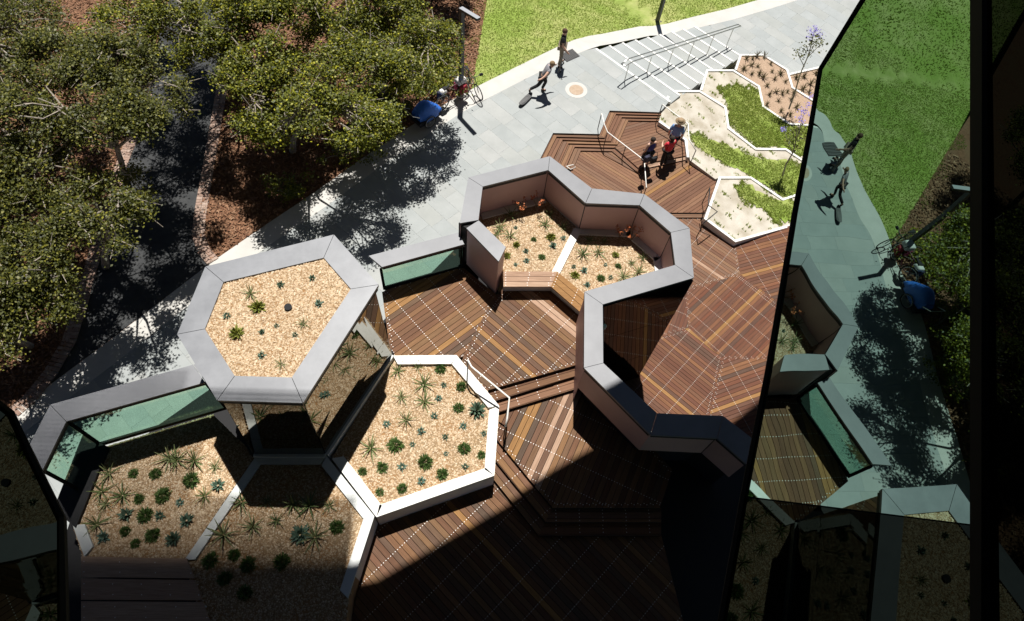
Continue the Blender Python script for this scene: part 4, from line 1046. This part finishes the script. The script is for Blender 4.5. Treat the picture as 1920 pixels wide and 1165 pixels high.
plants('bigsucc', [(895, 770)], ZP, w_); plants('succ', [(725, 796), (790, 809), (774, 834), (835, 820), (814.6, 781), (868.7, 800), (837, 851), (907, 814), (831.6, 723), (872, 876), (822, 748), (754, 876), (790, 903)], ZP, w_, .95)
w_ = 'in the shaded planter inside the bent balustrade'
plants('spiky', [(206, 888), (190.6, 922), (199, 946), (182, 984), (230, 930), (384.6, 931), (364, 865), (403.5, 876), (318, 860), (332, 864)], ZP, w_, 1.0)
plants('shrub', [(250.7, 889), (292, 889), (360, 901), (261, 936), (305.6, 930), (273, 967), (286.7, 1004), (254, 1020), (235, 997)], ZP, w_, .95)
plants('succ', [(338, 942), (300.5, 967), (408.6, 911), (237, 965), (350, 977), (196, 1008)], ZP, w_, 1.3); plants('bigsucc', [(326, 1012)], ZP, w_)
w_ = 'in the planter between the pale kerbs'
plants('spiky', [(453, 942), (474, 988), (518.5, 977), (580, 949), (618, 949), (419, 1004), (549, 946), (501, 942), (590.6, 1008)], ZP, w_, 1.05)
plants('shrub', [(395, 1051), (439.5, 1041), (632, 988), (529, 1054), (422, 1085), (465, 1059), (460, 1112)], ZP, w_, 1.1); plants('bigsucc', [(563, 1003)], ZP, w_, 1.1)
w_ = 'in the walled gravel bed beside the bench'
plants('spiky', [(938, 427), (956, 443), (958, 405), (1022.5, 423), (1032, 403), (1056, 427), (932, 440)], ZG, w_, .82)
plants('shrub', [(1000.6, 450), (1016, 483)], ZG, w_, .75); plants('tuft', [(968, 461), (950.6, 481), (1032, 446)], ZG, w_, .8); plants('succ', [(967, 428), (986, 472), (987, 490), (967, 497), (1056, 448), (1036.7, 462)], ZG, w_, .9)
w_ = 'in the walled gravel bed beyond the white divider'
plants('spiky', [(1105, 452), (1132, 453), (1093, 478), (1121.5, 475), (1184, 495), (1205, 484), (1197.5, 512), (1169, 520)], ZG, w_, .82)
plants('shrub', [(1159, 500), (1126.7, 523)], ZG, w_, .75); plants('tuft', [(1077.7, 517), (1154, 479)], ZG, w_, .8); plants('succ', [(1075.6, 501), (1095, 508), (1135, 497), (1100.6, 535), (1145, 521)], ZG, w_, .9)
for i, (px, w_) in enumerate([((1006, 392), 'beside the bench'), ((974, 398), 'beside the bench'), ((1161, 445), 'beyond the white divider'), ((1182, 452), 'beyond the white divider')]):
    q = G(px, ZG); root = thing('orange_flower', ('taller ' if i % 2 == 0 else 'smaller ') + 'orange flowering clump in the walled gravel bed ' + w_, 'plant', q, 'orange flowers ' + w_)
    mb, tips = kpaw(i); off = [tuple(np.array(v) + q) for v in mb.v]; mb.v = off; mb.build('stem', M['twig'], root)
    V, Fc = leaf_cloud(np.array(tips) + q, 9, .045, .03); link('flower', fast('flower', V - q, Fc), M['orange'], root, 'stuff')
sp1 = [(1300, 380), (1340, 440), (1390, 360), (1440, 420), (1230, 460), (1250, 380), (1290, 500), (1380, 530), (1410, 590), (1470, 540), (1520, 500), (1555, 560), (1480, 640), (1430, 660), (1530, 650), (1500, 710), (1570, 640), (1600, 700), (1410, 740), (1520, 790), (1590, 820), (1640, 760), (1540, 840), (1330, 360), (1290, 430), (1350, 500), (1450, 480), (1620, 650)]
sp2 = [(1640, 530), (1700, 520), (1750, 580), (1790, 500), (1690, 620), (1740, 640), (1800, 560), (1820, 620)]
PR['strap'] = [proto('strap_plant', *rosette(16, .36, .022, 1.2, .3, s), M['strap']) for s in (11, 12, 13)]; PL['strap'] = ('strap_plant', 'strap leaved plant')
plants('strap', [(1100 + a / 4.174, 20 + b / 4.174) for a, b in sp1], None, 'in the larger pink gravel bed', .85)
plants('strap', [(1100 + a / 4.174, 20 + b / 4.174) for a, b in sp2], None, 'in the smaller pink gravel bed against the glass', .85)
# ------------------------------------------------------------------ rails, lamps and small fittings
def rail(label, pts, posts, mat='whiterail', r=.022, name='handrail', z_floor=None, pm='lampmetal'):
    root = thing(name, label, 'handrail', pts[0] * [1, 1, 0] + np.array([0, 0, posts[0][0][2]]))
    MB().tube(pts, r, 8).build('rail', M[mat], root, smooth=True)
    for a, b in posts: MB().tube([a, b], r * .8, 6).build('post', M[pm], root)
    return root
def P3(px, z, h): return G(px, z + h)
def drop(p, z): return np.array([p[0], p[1], z])
# stair handrail: two parallel rails closed into a loop
zr = lambda k: -.13 * k
ra = [P3((1165, 120), 0, .92), P3((1180, 110), -.05, .92), P3((1384, 46), -1.05, .92)]
wv = G((1171, 124), .92) - G((1165, 118), .92)
rb = [P3((1172, 124), 0, .92), P3((1188, 115), -.05, .92), P3((1389, 49), -1.05, .92)]
loop = [ra[0], ra[1], ra[2], rb[2], rb[1], rb[0], ra[0]]
posts = []
for f in np.linspace(.03, .93, 6):
    q = rb[0] * (1 - f) + rb[2] * f; t = terr(q[0], q[1]); posts.append((np.array([q[0], q[1], float(t) - .05]), q))
rail('long steel handrail loop standing on the stair with white nosings', loop, posts, 'steel', .027, pm='steel')
# handrails on the amphitheatre decks
a = [P3((1128, 213), -.1, .95), P3((1133, 233), -.3, .95), P3((1139, 248), -.4, .95), P3((1208, 301), -.7, .95), P3((1212, 352), ZA, .95)]
rail('pale handrail running down the timber steps towards the grey coping', a, [(drop(a[0], -.13), a[0]), (drop(a[2], -.5), a[2]), (drop(a[3] * .5 + a[2] * .5, -.66), a[3] * .5 + a[2] * .5), (drop(a[3], ZA), a[3]), (drop(a[4], ZA), a[4])])
a = [P3((1242, 196), -.1, .95), P3((1290, 232), ZB, .95), P3((1292, 262), ZB, .95), P3((1305, 282), ZA, .95)]
rail('steel handrail along the white kerb behind the people', a, [(drop(a[0], -.3), a[0]), (drop(a[1], -.25), a[1]), (drop(a[3], ZA), a[3])])
a = [P3((1331, 352), ZA, .95), P3((1328, 385), ZA, .95), P3((1345, 397), ZA - .1, .95), P3((1320, 418), ZD, .9)]
rail('short bent dark handrail beside the lowest sandy bed', a, [(drop(a[0], ZA), a[0]), (drop(a[1], ZA), a[1]), (drop(a[3], ZD), a[3])], 'lampmetal')
a = [P3((877, 675), ZM, .85), P3((884, 688), ZM, .85), P3((955, 746), ZN + .1, .9), P3((951, 784), ZN, .9), P3((948, 800), ZN, .75)]
rail('bright steel handrail beside the white kerb and deck steps', a, [(drop(a[0], ZM), a[0]), (drop(a[2], ZN), a[2]), (drop(a[4], ZN), a[4])], 'whiterail', .024)
a = [P3((1062, 312), ZA, .5), P3((1075, 309), ZA, .5), P3((1079, 314), ZA, .5), P3((1070, 318), ZA, .5), P3((1062, 312), ZA, .5)]
rail('small pale looped rail end behind the grey coping', a, [(drop(a[3], ZA), a[3])], 'whiterail', .016)
def lamp(label, base, h, arm, tiltup=.3):
    root = thing('lamp_post', label, 'lamp post', base, 'lamp posts by the path')
    b = np.array(base, float); t = b + np.array([0, 0, h]); ang = math.atan2(arm[1], arm[0])
    MB().box((b[0], b[1], b[2] + h / 2), (.15, .15, h), ang).build('pole', M['lampmetal'], root)
    MB().box((b[0], b[1], b[2] + .02), (.32, .32, .04), ang).build('base_plate', M['lampmetal'], root)
    L_ = np.linalg.norm(arm); d = np.array([*arm, 0]) / L_; s = np.array([-d[1], d[0], 0]) * .085; upv = np.array([0, 0, tiltup])
    a0 = t - d * .075; a1 = t + d * L_ + upv
    hz = np.array([0, 0, .09])
    MB().hexa([a0 - s - hz, a1 - s - hz, a1 + s - hz, a0 + s - hz, a0 - s, a1 - s, a1 + s, a0 + s]).build('lamp_arm', M['lampmetal'], root)
    e = np.array([0, 0, .006])
    MB().hexa([a0 - s * .96 + e * .1, a1 - s * .96 + e * .1, a1 + s * .96 + e * .1, a0 + s * .96 + e * .1, a0 - s * .96 + e, a1 - s * .96 + e, a1 + s * .96 + e, a0 + s * .96 + e]).build('arm_cover', M['lamptop'], root)
bL = G((865, 171), 0); tL = G((866.5, 15), 3.91); arm = (G((892.3, 252.2)) - G((863.8, 224)))[:2]
lamp('charcoal lamp post with angled arm at the path edge beside the bicycles', bL, 3.86, arm, .22)
lamp('charcoal lamp post on the lawn edge beside the stair', G_terr((1232, 41)), 3.9, arm, .22)
# access cover
c = G((1080.5, 169), .013)
root = thing('access_cover', 'round sandy access cover with a pale ring set in the paving', 'cover', c)
MB().lathe(c, [(.46, -.02), (.46, .004), (.30, .005), (.30, -.02)], 32).build('ring', M['kerbstone'], root)
MB().lathe(c, [(.295, -.02), (.295, .007), (.27, .009)], 32).build('lid', M['rustcover'], root)
# drain grate
q = [G(p, .02) for p in [(1066, 92), (1080, 104), (1060, 113), (1057, 100)]]
cg = G((1068, 104), .02); dirg = math.atan2(*(G((1080, 100)) - G((1058, 110)))[[1, 0]])
root = thing('drain_grate', 'slotted iron drain grate in the kerb behind the standing skater', 'grate', cg)
for k in range(9):
    f = (k - 4) * .075; MB().box((cg[0] + f * math.cos(dirg), cg[1] + f * math.sin(dirg), .022), (.035, .5, .02), dirg).build('bar', M['iron'], root)
MB().box((cg[0], cg[1], .012), (.72, .54, .012), dirg).build('frame', M['dark'], root)
# floor lights / lamp on the black glass wall
a, b = WO[6], WO[7]; q = a * .04 + b * .96; tdir = (b - a) / np.linalg.norm(b - a); nr = np.array([tdir[1], -tdir[0]]); nr = nr if nr[1] < 0 else -nr
wl = np.array([*(q + nr * .12), ZC - 1.15])
root = thing('wall_lamp', 'pale round lamp on the black glass wall under the coping', 'lamp', wl)
mb = MB(); mb.lathe((0, 0, 0), [(.05, 0), (.16, .01), (.2, .05), (.2, .09), (.15, .13), (.05, .15)], 20)
an = math.atan2(nr[1], nr[0])
def rot(v):  # local z -> wall normal
    x, y, z = v; return np.array([z * math.cos(an) - x * math.sin(an), z * math.sin(an) + x * math.cos(an), y]) + wl - np.array([*(nr * .1), 0])
mb.v = [tuple(rot(v)) for v in mb.v]; mb.build('lamp_shade', flat('pale aqua glass', (.45, .62, .62), .4), root, smooth=True)
mb = MB(); mb.lathe((0, 0, 0), [(.07, -.04), (.07, .0)], 12); mb.v = [tuple(rot(v)) for v in mb.v]; mb.build('mount', M['frame'], root)

# ------------------------------------------------------------------ skateboards, bicycles, trailer
def skateboard(label, c, head, pitch=0.0, L_=.86):
    root = thing('skateboard', label, 'skateboard', c)
    c = np.array(c, float)
    def tr(p):
        x, y, z = p; x2 = x * math.cos(pitch) - z * math.sin(pitch); z2 = x * math.sin(pitch) + z * math.cos(pitch)
        return np.array([x2 * math.cos(head) - y * math.sin(head), x2 * math.sin(head) + y * math.cos(head), z2]) + c
    mb = MB(); top = []; n = 28
    for k in range(n):
        a = 2 * math.pi * k / n; ex = (abs(math.cos(a)) ** .6) * np.sign(math.cos(a)); ey = (abs(math.sin(a)) ** .75) * np.sign(math.sin(a))
        x = ex * L_ / 2; kick = max(0, abs(x) - L_ * .34) * .45; top.append((x, ey * .115, .105 + kick))
    V = [tr(p) for p in top] + [tr((p[0], p[1], p[2] - .014)) for p in top]
    mb.add(V, [tuple(range(n)), tuple(range(n, 2 * n))[::-1]] + [(i, n + i, n + (i + 1) % n, (i + 1) % n) for i in range(n)]); mb.build('board', M['grip'], root)
    for x in (-.24, .24):
        MB().tube([tr((x, -.09, .055)), tr((x, .09, .055))], .014, 6).build('truck', M['steel'], root)
        for y in (-.1, .1): MB().tube([tr((x, y - .017, .032)), tr((x, y + .017, .032))], .032, 10).build('wheel', M['rubber'], root)
hd = (G((995, 177)) - G((975, 197))); skateboard('dark skateboard rolling on the grey paving beside the running skater', G((985, 190), .012), math.atan2(hd[1], hd[0]))
def wheel(root, c, ax, r=.33):
    w = MB().torus(c, r, .022, ax, 28, 8).build('wheel', M['rubber'], root, smooth=True)
    rim = MB().torus(c, r - .03, .01, ax, 24, 6)
    ax = np.array(ax); u_ = np.cross(ax, [0, 0, 1.]); u_ /= np.linalg.norm(u_)
    for k in range(9):
        a = math.pi * 2 * k / 9; e = math.cos(a) * u_ + math.sin(a) * np.array([0, 0, 1.]); rim.tube([c, np.array(c) + e * (r - .03)], .003, 4, cap=False)
    rim.build('rim', M['steel'], w)
def bicycle(label, c, head, frame, bags=None, lean=.08):
    root = thing('bicycle', label, 'bicycle', c); c = np.array(c, float)
    f = np.array([math.cos(head), math.sin(head), 0]); s = np.array([-f[1], f[0], 0]); up = np.array([0, 0, 1.]) + s * lean; up /= np.linalg.norm(up)
    T = lambda x, y, z: c + f * x + s * y + up * z
    wheel(root, T(-.52, 0, .35), np.cross(f, up)); wheel(root, T(.52, 0, .35), np.cross(f, up))
    mb = MB(); bb, seat, head_t, head_b = T(-.08, 0, .3), T(-.25, 0, .82), T(.36, 0, .86), T(.4, 0, .7)
    for a_, b_ in ((bb, seat), (seat, head_t), (bb, head_b), (head_t, head_b), (bb, T(-.52, 0, .35)), (T(-.22, 0, .72), T(-.52, 0, .35))): mb.tube([a_, b_], .018, 6)
    mb.build('frame', frame, root)
    MB().tube([head_b, T(.52, 0, .35)], .016, 6).build('fork', M['lampmetal'], root)
    hbm = MB(); hbm.tube([head_t, T(.33, 0, 1.0)], .014, 6); hbm.tube([T(.26, -.3, 1.02), T(.34, -.12, 1.02), T(.34, .12, 1.02), T(.26, .3, 1.02)], .014, 6); hbm.build('handlebar', M['lampmetal'], root)
    sd = MB(); sd.tube([seat, T(-.28, 0, .93)], .013, 6); sd.hexa([T(-.42, -.08, .93), T(-.12, -.02, .93), T(-.12, .02, .93), T(-.42, .08, .93), T(-.42, -.08, .97), T(-.12, -.02, .97), T(-.12, .02, .97), T(-.42, .08, .97)]); sd.build('saddle', M['black'], root)
    MB().tube([T(-.08, -.1, .18), T(-.08, -.1, .3), T(-.08, .1, .3), T(-.08, .1, .42)], .01, 5).build('crank', M['steel'], root)
    if bags:
        for (x, y, z, sx, sy, sz, m) in bags:
            b_ = MB(); P = []
            for zz in (-1, 1):
                for xx, yy in ((-1, -1), (1, -1), (1, 1), (-1, 1)):
                    k = .8 if zz > 0 else 1; P.append(T(x + xx * sx / 2 * k, y + yy * sy / 2 * k, z + zz * sz / 2))
            b_.hexa(P); o = b_.build('pannier', m, root); md = o.modifiers.new('round', 'BEVEL'); md.width = .05; md.segments = 3
    return root
dk = G((870, 182)) - G((800, 222)); hk = math.atan2(dk[1], dk[0])
pink, wht, navy, red = flat('pink cloth', (.62, .10, .22)), flat('white cloth', (.72, .70, .68)), flat('navy cloth', (.03, .03, .06)), flat('red cloth', (.38, .03, .05))
bicycle('dark bicycle loaded with pink and white bags leaning at the lamp post', G((850, 195), .012), hk, flat('maroon paint', (.10, .02, .03), .4),
        [(.42, .16, .62, .38, .2, .34, pink), (.45, -.16, .62, .38, .2, .34, red), (.45, 0, .93, .46, .36, .2, wht), (-.45, .17, .6, .36, .18, .32, navy), (-.45, 0, .86, .3, .26, .14, wht)], .1)
bicycle('green bicycle standing behind the lamp post with round mirror', G((886, 170), .012), hk - 1.75, flat('green paint', (.10, .16, .04), .4), [(.3, .3, 1.0, .1, .18, .12, M['black'])], -.1)
cT = G((800, 226), .012); root = thing('bike_trailer', 'child bicycle trailer with bright blue hood parked on the kerb', 'trailer', cT)
f = np.array([math.cos(hk), math.sin(hk), 0]); s = np.array([-f[1], f[0], 0]); T = lambda x, y, z: cT + f * x + s * y + np.array([0, 0, z])
for y_ in (-.38, .38): wheel(root, T(-.1, y_, .26), s, .25)
blue = flat('blue canvas', (.03, .16, .62), .6)
def hoop(x, w, h, z0=.28): return [T(x, -w, z0), T(x, -w * .98, z0 + h * .6), T(x, -w * .6, z0 + h), T(x, w * .6, z0 + h), T(x, w * .98, z0 + h * .6), T(x, w, z0)]
secs = [hoop(-.5, .26, .45), hoop(-.25, .33, .72), hoop(.05, .33, .74), hoop(.35, .3, .42), hoop(.62, .2, .14)]
mb = MB(); V = [p for h_ in secs for p in h_]; Fs = [(i * 6 + j, i * 6 + j + 1, (i + 1) * 6 + j + 1, (i + 1) * 6 + j) for i in range(4) for j in range(5)] + [(0, 1, 2, 3, 4, 5)]
mb.add(V, Fs); hd2 = mb.build('hood', blue, root, smooth=True); ms = hd2.modifiers.new('round', 'SUBSURF'); ms.levels = 2; ms.render_levels = 2
mb = MB(); mb.hexa([T(-.55, -.34, .2), T(.5, -.28, .2), T(.5, .28, .2), T(-.55, .34, .2), T(-.6, -.35, .42), T(.6, -.26, .34), T(.6, .26, .34), T(-.6, .35, .42)]); mb.build('body', M['black'], root)
MB().tube([T(-.55, -.3, .7), T(-.85, -.3, .95), T(-.85, .3, .95), T(-.55, .3, .7)], .016, 6).build('push_bar', M['steel'], root)
MB().tube([T(.55, .25, .3), T(.9, .28, .42), T(1.05, .05, .36)], .014, 6).build('tow_bar', M['steel'], root)

# ------------------------------------------------------------------ people
def skinned(name, J, E, rad, mat, parent, sub=2):
    idx = {k: i for i, k in enumerate(J)}
    me = bpy.data.meshes.new(name); me.from_pydata([tuple(map(float, J[k])) for k in J], [(idx[a], idx[b]) for a, b in E], []); me.update()
    o = link(name, me, mat, parent)
    md = o.modifiers.new('skin', 'SKIN'); md.use_smooth_shade = True
    sv = me.skin_vertices[0].data
    for k, i in idx.items():
        r = rad[k]; sv[i].radius = (r, r) if not hasattr(r, '__len__') else r
        sv[i].use_root = (i == 0)
    o.modifiers.new('subsurf', 'SUBSURF').levels = sub; o.modifiers['subsurf'].render_levels = sub
    return o
def person(label, foot, head, pose, h, top, bottom, hair, shoe, sleeve=.5, short=False, skirt=None, hat=None, longhair=False):
    root = thing('person', label, 'person', foot); root.rotation_euler = (0, 0, head); k = h / 1.75
    J = dict(pelvis=(0, 0, .95), waist=(0, 0, 1.1), chest=(0, .01, 1.32), neck=(0, 0, 1.48), chin=(0, .03, 1.55), skull=(0, .015, 1.66))
    for s_, n_ in ((-1, 'l'), (1, 'r')):
        J['hip' + n_] = (.095 * s_, 0, .90); J['knee' + n_] = (.10 * s_, .02, .5); J['ank' + n_] = (.10 * s_, -.02, .09); J['toe' + n_] = (.11 * s_, .15, .03)
        J['sho' + n_] = (.18 * s_, 0, 1.42); J['elb' + n_] = (.25 * s_, -.03, 1.14); J['wri' + n_] = (.24 * s_, .08, .90); J['palm' + n_] = (.24 * s_, .11, .82)
    J.update(pose); J = {a: np.array(b, float) for a, b in J.items()}
    rad = dict(pelvis=(.15, .11), waist=(.135, .10), chest=(.155, .11), neck=.055, chin=.075, skull=.098)
    E = [('pelvis', 'waist'), ('waist', 'chest'), ('chest', 'neck'), ('neck', 'chin'), ('chin', 'skull')]
    for n_ in 'lr':
        E += [('pelvis', 'hip' + n_), ('hip' + n_, 'knee' + n_), ('knee' + n_, 'ank' + n_), ('ank' + n_, 'toe' + n_), ('chest', 'sho' + n_), ('sho' + n_, 'elb' + n_), ('elb' + n_, 'wri' + n_), ('wri' + n_, 'palm' + n_)]
        rad.update({'hip' + n_: .085, 'knee' + n_: .058, 'ank' + n_: .042, 'toe' + n_: .035, 'sho' + n_: .06, 'elb' + n_: .042, 'wri' + n_: .03, 'palm' + n_: (.038, .022)})
        d = J['palm' + n_] - J['wri' + n_]; d /= np.linalg.norm(d); sx = np.cross(d, [1, 0, 0]); sx /= np.linalg.norm(sx) + 1e-6
        for i_, (off, ln) in enumerate(((-.03, .075), (-.01, .085), (.01, .08), (.03, .062))):
            a_ = f'f{i_}{n_}'; b_ = f'g{i_}{n_}'; J[a_] = J['palm' + n_] + d * .05 + sx * off; J[b_] = J[a_] + d * ln * .7 + np.array([0, .015, 0])
            E += [('palm' + n_, a_), (a_, b_)]; rad[a_] = .009; rad[b_] = .007
        J['th' + n_] = J['palm' + n_] + sx * .05 + d * .02; E.append(('palm' + n_, 'th' + n_)); rad['th' + n_] = .010
    rad = {a: tuple(x * 1.14 for x in r) if hasattr(r, '__len__') else r * (1.14 if r > .02 else 1.0) for a, r in rad.items()}
    Jk = {a: b * k for a, b in J.items()}; rk = {a: tuple(x * k for x in r) if hasattr(r, '__len__') else r * k for a, r in rad.items()}
    skinned('body', Jk, E, rk, M['skin'], root)
    ch, sk = Jk['chin'], Jk['skull']; c = (ch * .35 + sk * .65); dirf = np.array([0, 1., 0])
    hd_ = J.get('look'); 
    # face: nose, eyes, mouth, ears
    def bit(nm, p, r, mat, sz=(1, 1, 1)):
        mb = MB(); mb.lathe((0, 0, 0), [(r * .3, -r), (r * .85, -r * .5), (r, 0), (r * .85, r * .5), (r * .3, r)], 10)
        mb.v = [tuple(np.array(v) * np.array(sz) + p) for v in mb.v]
        me = bpy.data.meshes.new(nm); me.from_pydata(mb.v, [], mb.f); me.polygons.foreach_set('use_smooth', [True] * len(me.polygons)); return link(nm, me, mat, root)
    bit('nose', c + np.array([0, .095, -.03]) * k, .017 * k, M['skin']); bit('mouth', c + np.array([0, .083, -.075]) * k, .02 * k, flat('lips', (.35, .12, .10)), (1, .5, .35))
    for s_ in (-1, 1):
        bit('eye', c + np.array([.033 * s_, .088, .005]) * k, .011 * k, M['black']); bit('ear', c + np.array([.095 * s_, 0, -.015]) * k, .028 * k, M['skin'], (.45, .7, 1))
    bit('hair', c + np.array([0, -.018, .035]) * k, .118 * k, hair, (.95, 1.0, .92))
    if longhair: bit('hair_back', c + np.array([0, -.06, -.07]) * k, .09 * k, hair, (1, .7, 1.2))
    # clothes
    grow = lambda r, g: tuple((x + g) * k for x in r) if hasattr(r, '__len__') else (r + g) * k
    T_ = {a: Jk[a] for a in ('pelvis', 'waist', 'chest')}; T_['collar'] = (Jk['neck'] * .7 + Jk['chest'] * .3)
    tr = {'pelvis': grow(rad['pelvis'], .02), 'waist': grow(rad['waist'], .022), 'chest': grow(rad['chest'], .02), 'collar': .075 * k}; te = [('pelvis', 'waist'), ('waist', 'chest'), ('chest', 'collar')]
    for n_ in 'lr':
        T_['sho' + n_] = Jk['sho' + n_]; tr['sho' + n_] = grow(rad['sho' + n_], .016); te.append(('chest', 'sho' + n_))
        if sleeve > 0:
            T_['slv' + n_] = Jk['sho' + n_] + (Jk['elb' + n_] - Jk['sho' + n_]) * sleeve; tr['slv' + n_] = .068 * k; te.append(('sho' + n_, 'slv' + n_))
    skinned('shirt', T_, te, tr, top, root)
    B_ = {'pelvis': Jk['pelvis']}; br = {'pelvis': grow(rad['pelvis'], .012)}; be = []
    for n_ in 'lr':
        B_['hip' + n_] = Jk['hip' + n_]; br['hip' + n_] = grow(.085, .018); be.append(('pelvis', 'hip' + n_))
        e_ = Jk['knee' + n_] if not short else Jk['knee' + n_] + (Jk['hip' + n_] - Jk['knee' + n_]) * .1
        B_['knee' + n_] = e_; br['knee' + n_] = grow(.058, .02); be.append(('hip' + n_, 'knee' + n_))
        if not short:
            B_['hem' + n_] = Jk['ank' + n_] + np.array([0, 0, .02 * k]); br['hem' + n_] = .062 * k; be.append(('knee' + n_, 'hem' + n_))
    skinned('trousers', B_, be, br, bottom, root)
    for n_ in 'lr':
        a_, t_ = Jk['ank' + n_], Jk['toe' + n_]; bk = a_ * np.array([1, 1, 0]) + np.array([0, -.04 * k, t_[2]]) if a_[2] < .2 else a_ + (a_ - t_) * .25
        skinned('shoe', {'heel': bk, 'mid': (bk + t_) / 2 + np.array([0, 0, .015 * k]), 'toe': t_ + (t_ - bk) * .12}, [('heel', 'mid'), ('mid', 'toe')], {'heel': .045 * k, 'mid': .05 * k, 'toe': .036 * k}, shoe, root)
    if skirt is not None:
        p = Jk['waist']; mb = MB(); mb.lathe((0, 0, 0), [(.16 * k, 0), (.20 * k, -.2 * k), (.25 * k, -.42 * k), (.28 * k, -.55 * k)], 20); mb.v = [tuple(np.array(v) * np.array([1, .8, 1]) + p) for v in mb.v]
        me = bpy.data.meshes.new('skirt'); me.from_pydata(mb.v, [], mb.f); link('skirt', me, skirt, root)
    if hat is not None:
        p = c + np.array([0, 0, .06]) * k; mb = MB(); mb.lathe((0, 0, 0), [(.19 * k, .0), (.195 * k, .012 * k), (.115 * k, .03 * k), (.105 * k, .10 * k), (.06 * k, .125 * k), (.01, .12 * k)], 24); mb.v = [tuple(np.array(v) + p) for v in mb.v]
        me = bpy.data.meshes.new('hat'); me.from_pydata(mb.v, [], mb.f); me.polygons.foreach_set('use_smooth', [True] * len(me.polygons)); link('hat', me, hat, root)
        mb = MB(); mb.lathe((0, 0, 0), [(.118 * k, .028 * k), (.113 * k, .06 * k)], 20); mb.v = [tuple(np.array(v) + p) for v in mb.v]
        me = bpy.data.meshes.new('hat_band'); me.from_pydata(mb.v, [], mb.f); link('hat_band', me, M['black'], root)
    return root
def heading(px0, px1, z=0): d = G(px1, z) - G(px0, z); return math.atan2(d[1], d[0]) - math.pi / 2
brown, blond, dark_h = flat('brown hair', (.09, .045, .022)), flat('fair hair', (.28, .19, .10)), flat('dark hair', (.03, .017, .01))
sneaker = flat('dark sneaker', (.03, .03, .035)); tan = flat('tan trousers', (.26, .21, .15))
person('skater in black t-shirt standing at the kerb by the drain grate', G((1049, 121), .012), heading((1049, 121), (1085, 128)), dict(elbr=(.32, .05, 1.16), wrir=(.32, .22, .98), palmr=(.31, .27, .92), elbl=(-.32, -.04, 1.16), wril=(-.36, .04, .93), palml=(-.37, .06, .85), hipl=(-.12, 0, .9), hipr=(.12, 0, .9), kneel=(-.16, .02, .5), ankl=(-.2, -.02, .09), toel=(-.22, .14, .03), kneer=(.15, .04, .5), ankr=(.18, -.02, .09), toer=(.2, .14, .03)), 1.78, M['black'], tan, brown, M['black'], .6)
skateboard('dark skateboard stood on end against the leg of the standing skater', G((1056, 124), .40), heading((1049, 121), (1085, 128)) + math.pi / 2, math.pi / 2 - .12, .8)
person('skater in grey t-shirt and black trousers pushing off beside the rolling board', G((1015, 174), .012), heading((1015, 174), (1050, 176)),
       dict(pelvis=(0, .0, .88), waist=(0, .06, 1.04), chest=(0, .16, 1.24), neck=(0, .24, 1.38), chin=(0, .29, 1.44), skull=(0, .30, 1.55), kneel=(-.12, .14, .5), ankl=(-.13, .02, .09), toel=(-.13, .18, .03), hipr=(.095, -.03, .84), kneer=(.14, -.18, .52), ankr=(.2, -.52, .30), toer=(.2, -.50, .16), hipl=(-.095, 0, .84),
            shol=(-.18, .18, 1.33), elbl=(-.38, .16, 1.16), wril=(-.46, .34, 1.10), palml=(-.47, .41, 1.09), shor=(.18, .18, 1.33), elbr=(.36, .02, 1.2), wrir=(.46, -.14, 1.12), palmr=(.48, -.2, 1.1)), 1.72, flat('grey cotton', (.27, .265, .285)), M['black'], blond, sneaker, .5)
person('person in a red top with dark trousers and shoulder bag on the timber deck', G((1241, 312), ZA), heading((1241, 312), (1215, 280), ZA), dict(elbl=(-.27, .08, 1.15), wril=(-.16, .26, 1.12), palml=(-.12, .3, 1.14)), 1.66, flat('red cotton', (.72, .025, .05)), M['black'], dark_h, M['black'], .55, longhair=True)
person('person in a navy top and black skirt stepping down the deck steps', G((1207, 313), ZA + .02), heading((1207, 313), (1185, 285), ZA), dict(kneer=(.11, .12, .52), ankr=(.11, -.06, .12), toer=(.11, .08, .07)), 1.62, flat('navy cotton', (.045, .045, .24)), M['black'], dark_h, sneaker, .0, short=True, skirt=M['black'])
person('man in a blue shirt and straw hat beside the white kerb', G((1253, 287), ZB), heading((1253, 287), (1262, 255), ZB), dict(), 1.78, flat('blue denim', (.17, .33, .62)), flat('dark jeans', (.05, .05, .07)), brown, M['black'], .9, hat=flat('straw', (.34, .24, .14)))
# bags carried by the two visitors
for label, px, z, mt in (('black shoulder bag hanging behind the person in red', (1226, 300), ZA + .85, M['black']), ('dark backpack worn over the navy top', (1213, 298), ZA + 1.15, navy)):
    q = G(px, z); root = thing('bag', label, 'bag', q)
    o = MB().box(q, (.26, .14, .32), .5).build('bag_body', mt, root); md = o.modifiers.new('round', 'BEVEL'); md.width = .05; md.segments = 3
    MB().tube([q + np.array([-.1, 0, .14]), q + np.array([-.06, .1, .32]), q + np.array([.06, .1, .32]), q + np.array([.1, 0, .14])], .012, 5).build('strap', M['black'], root)
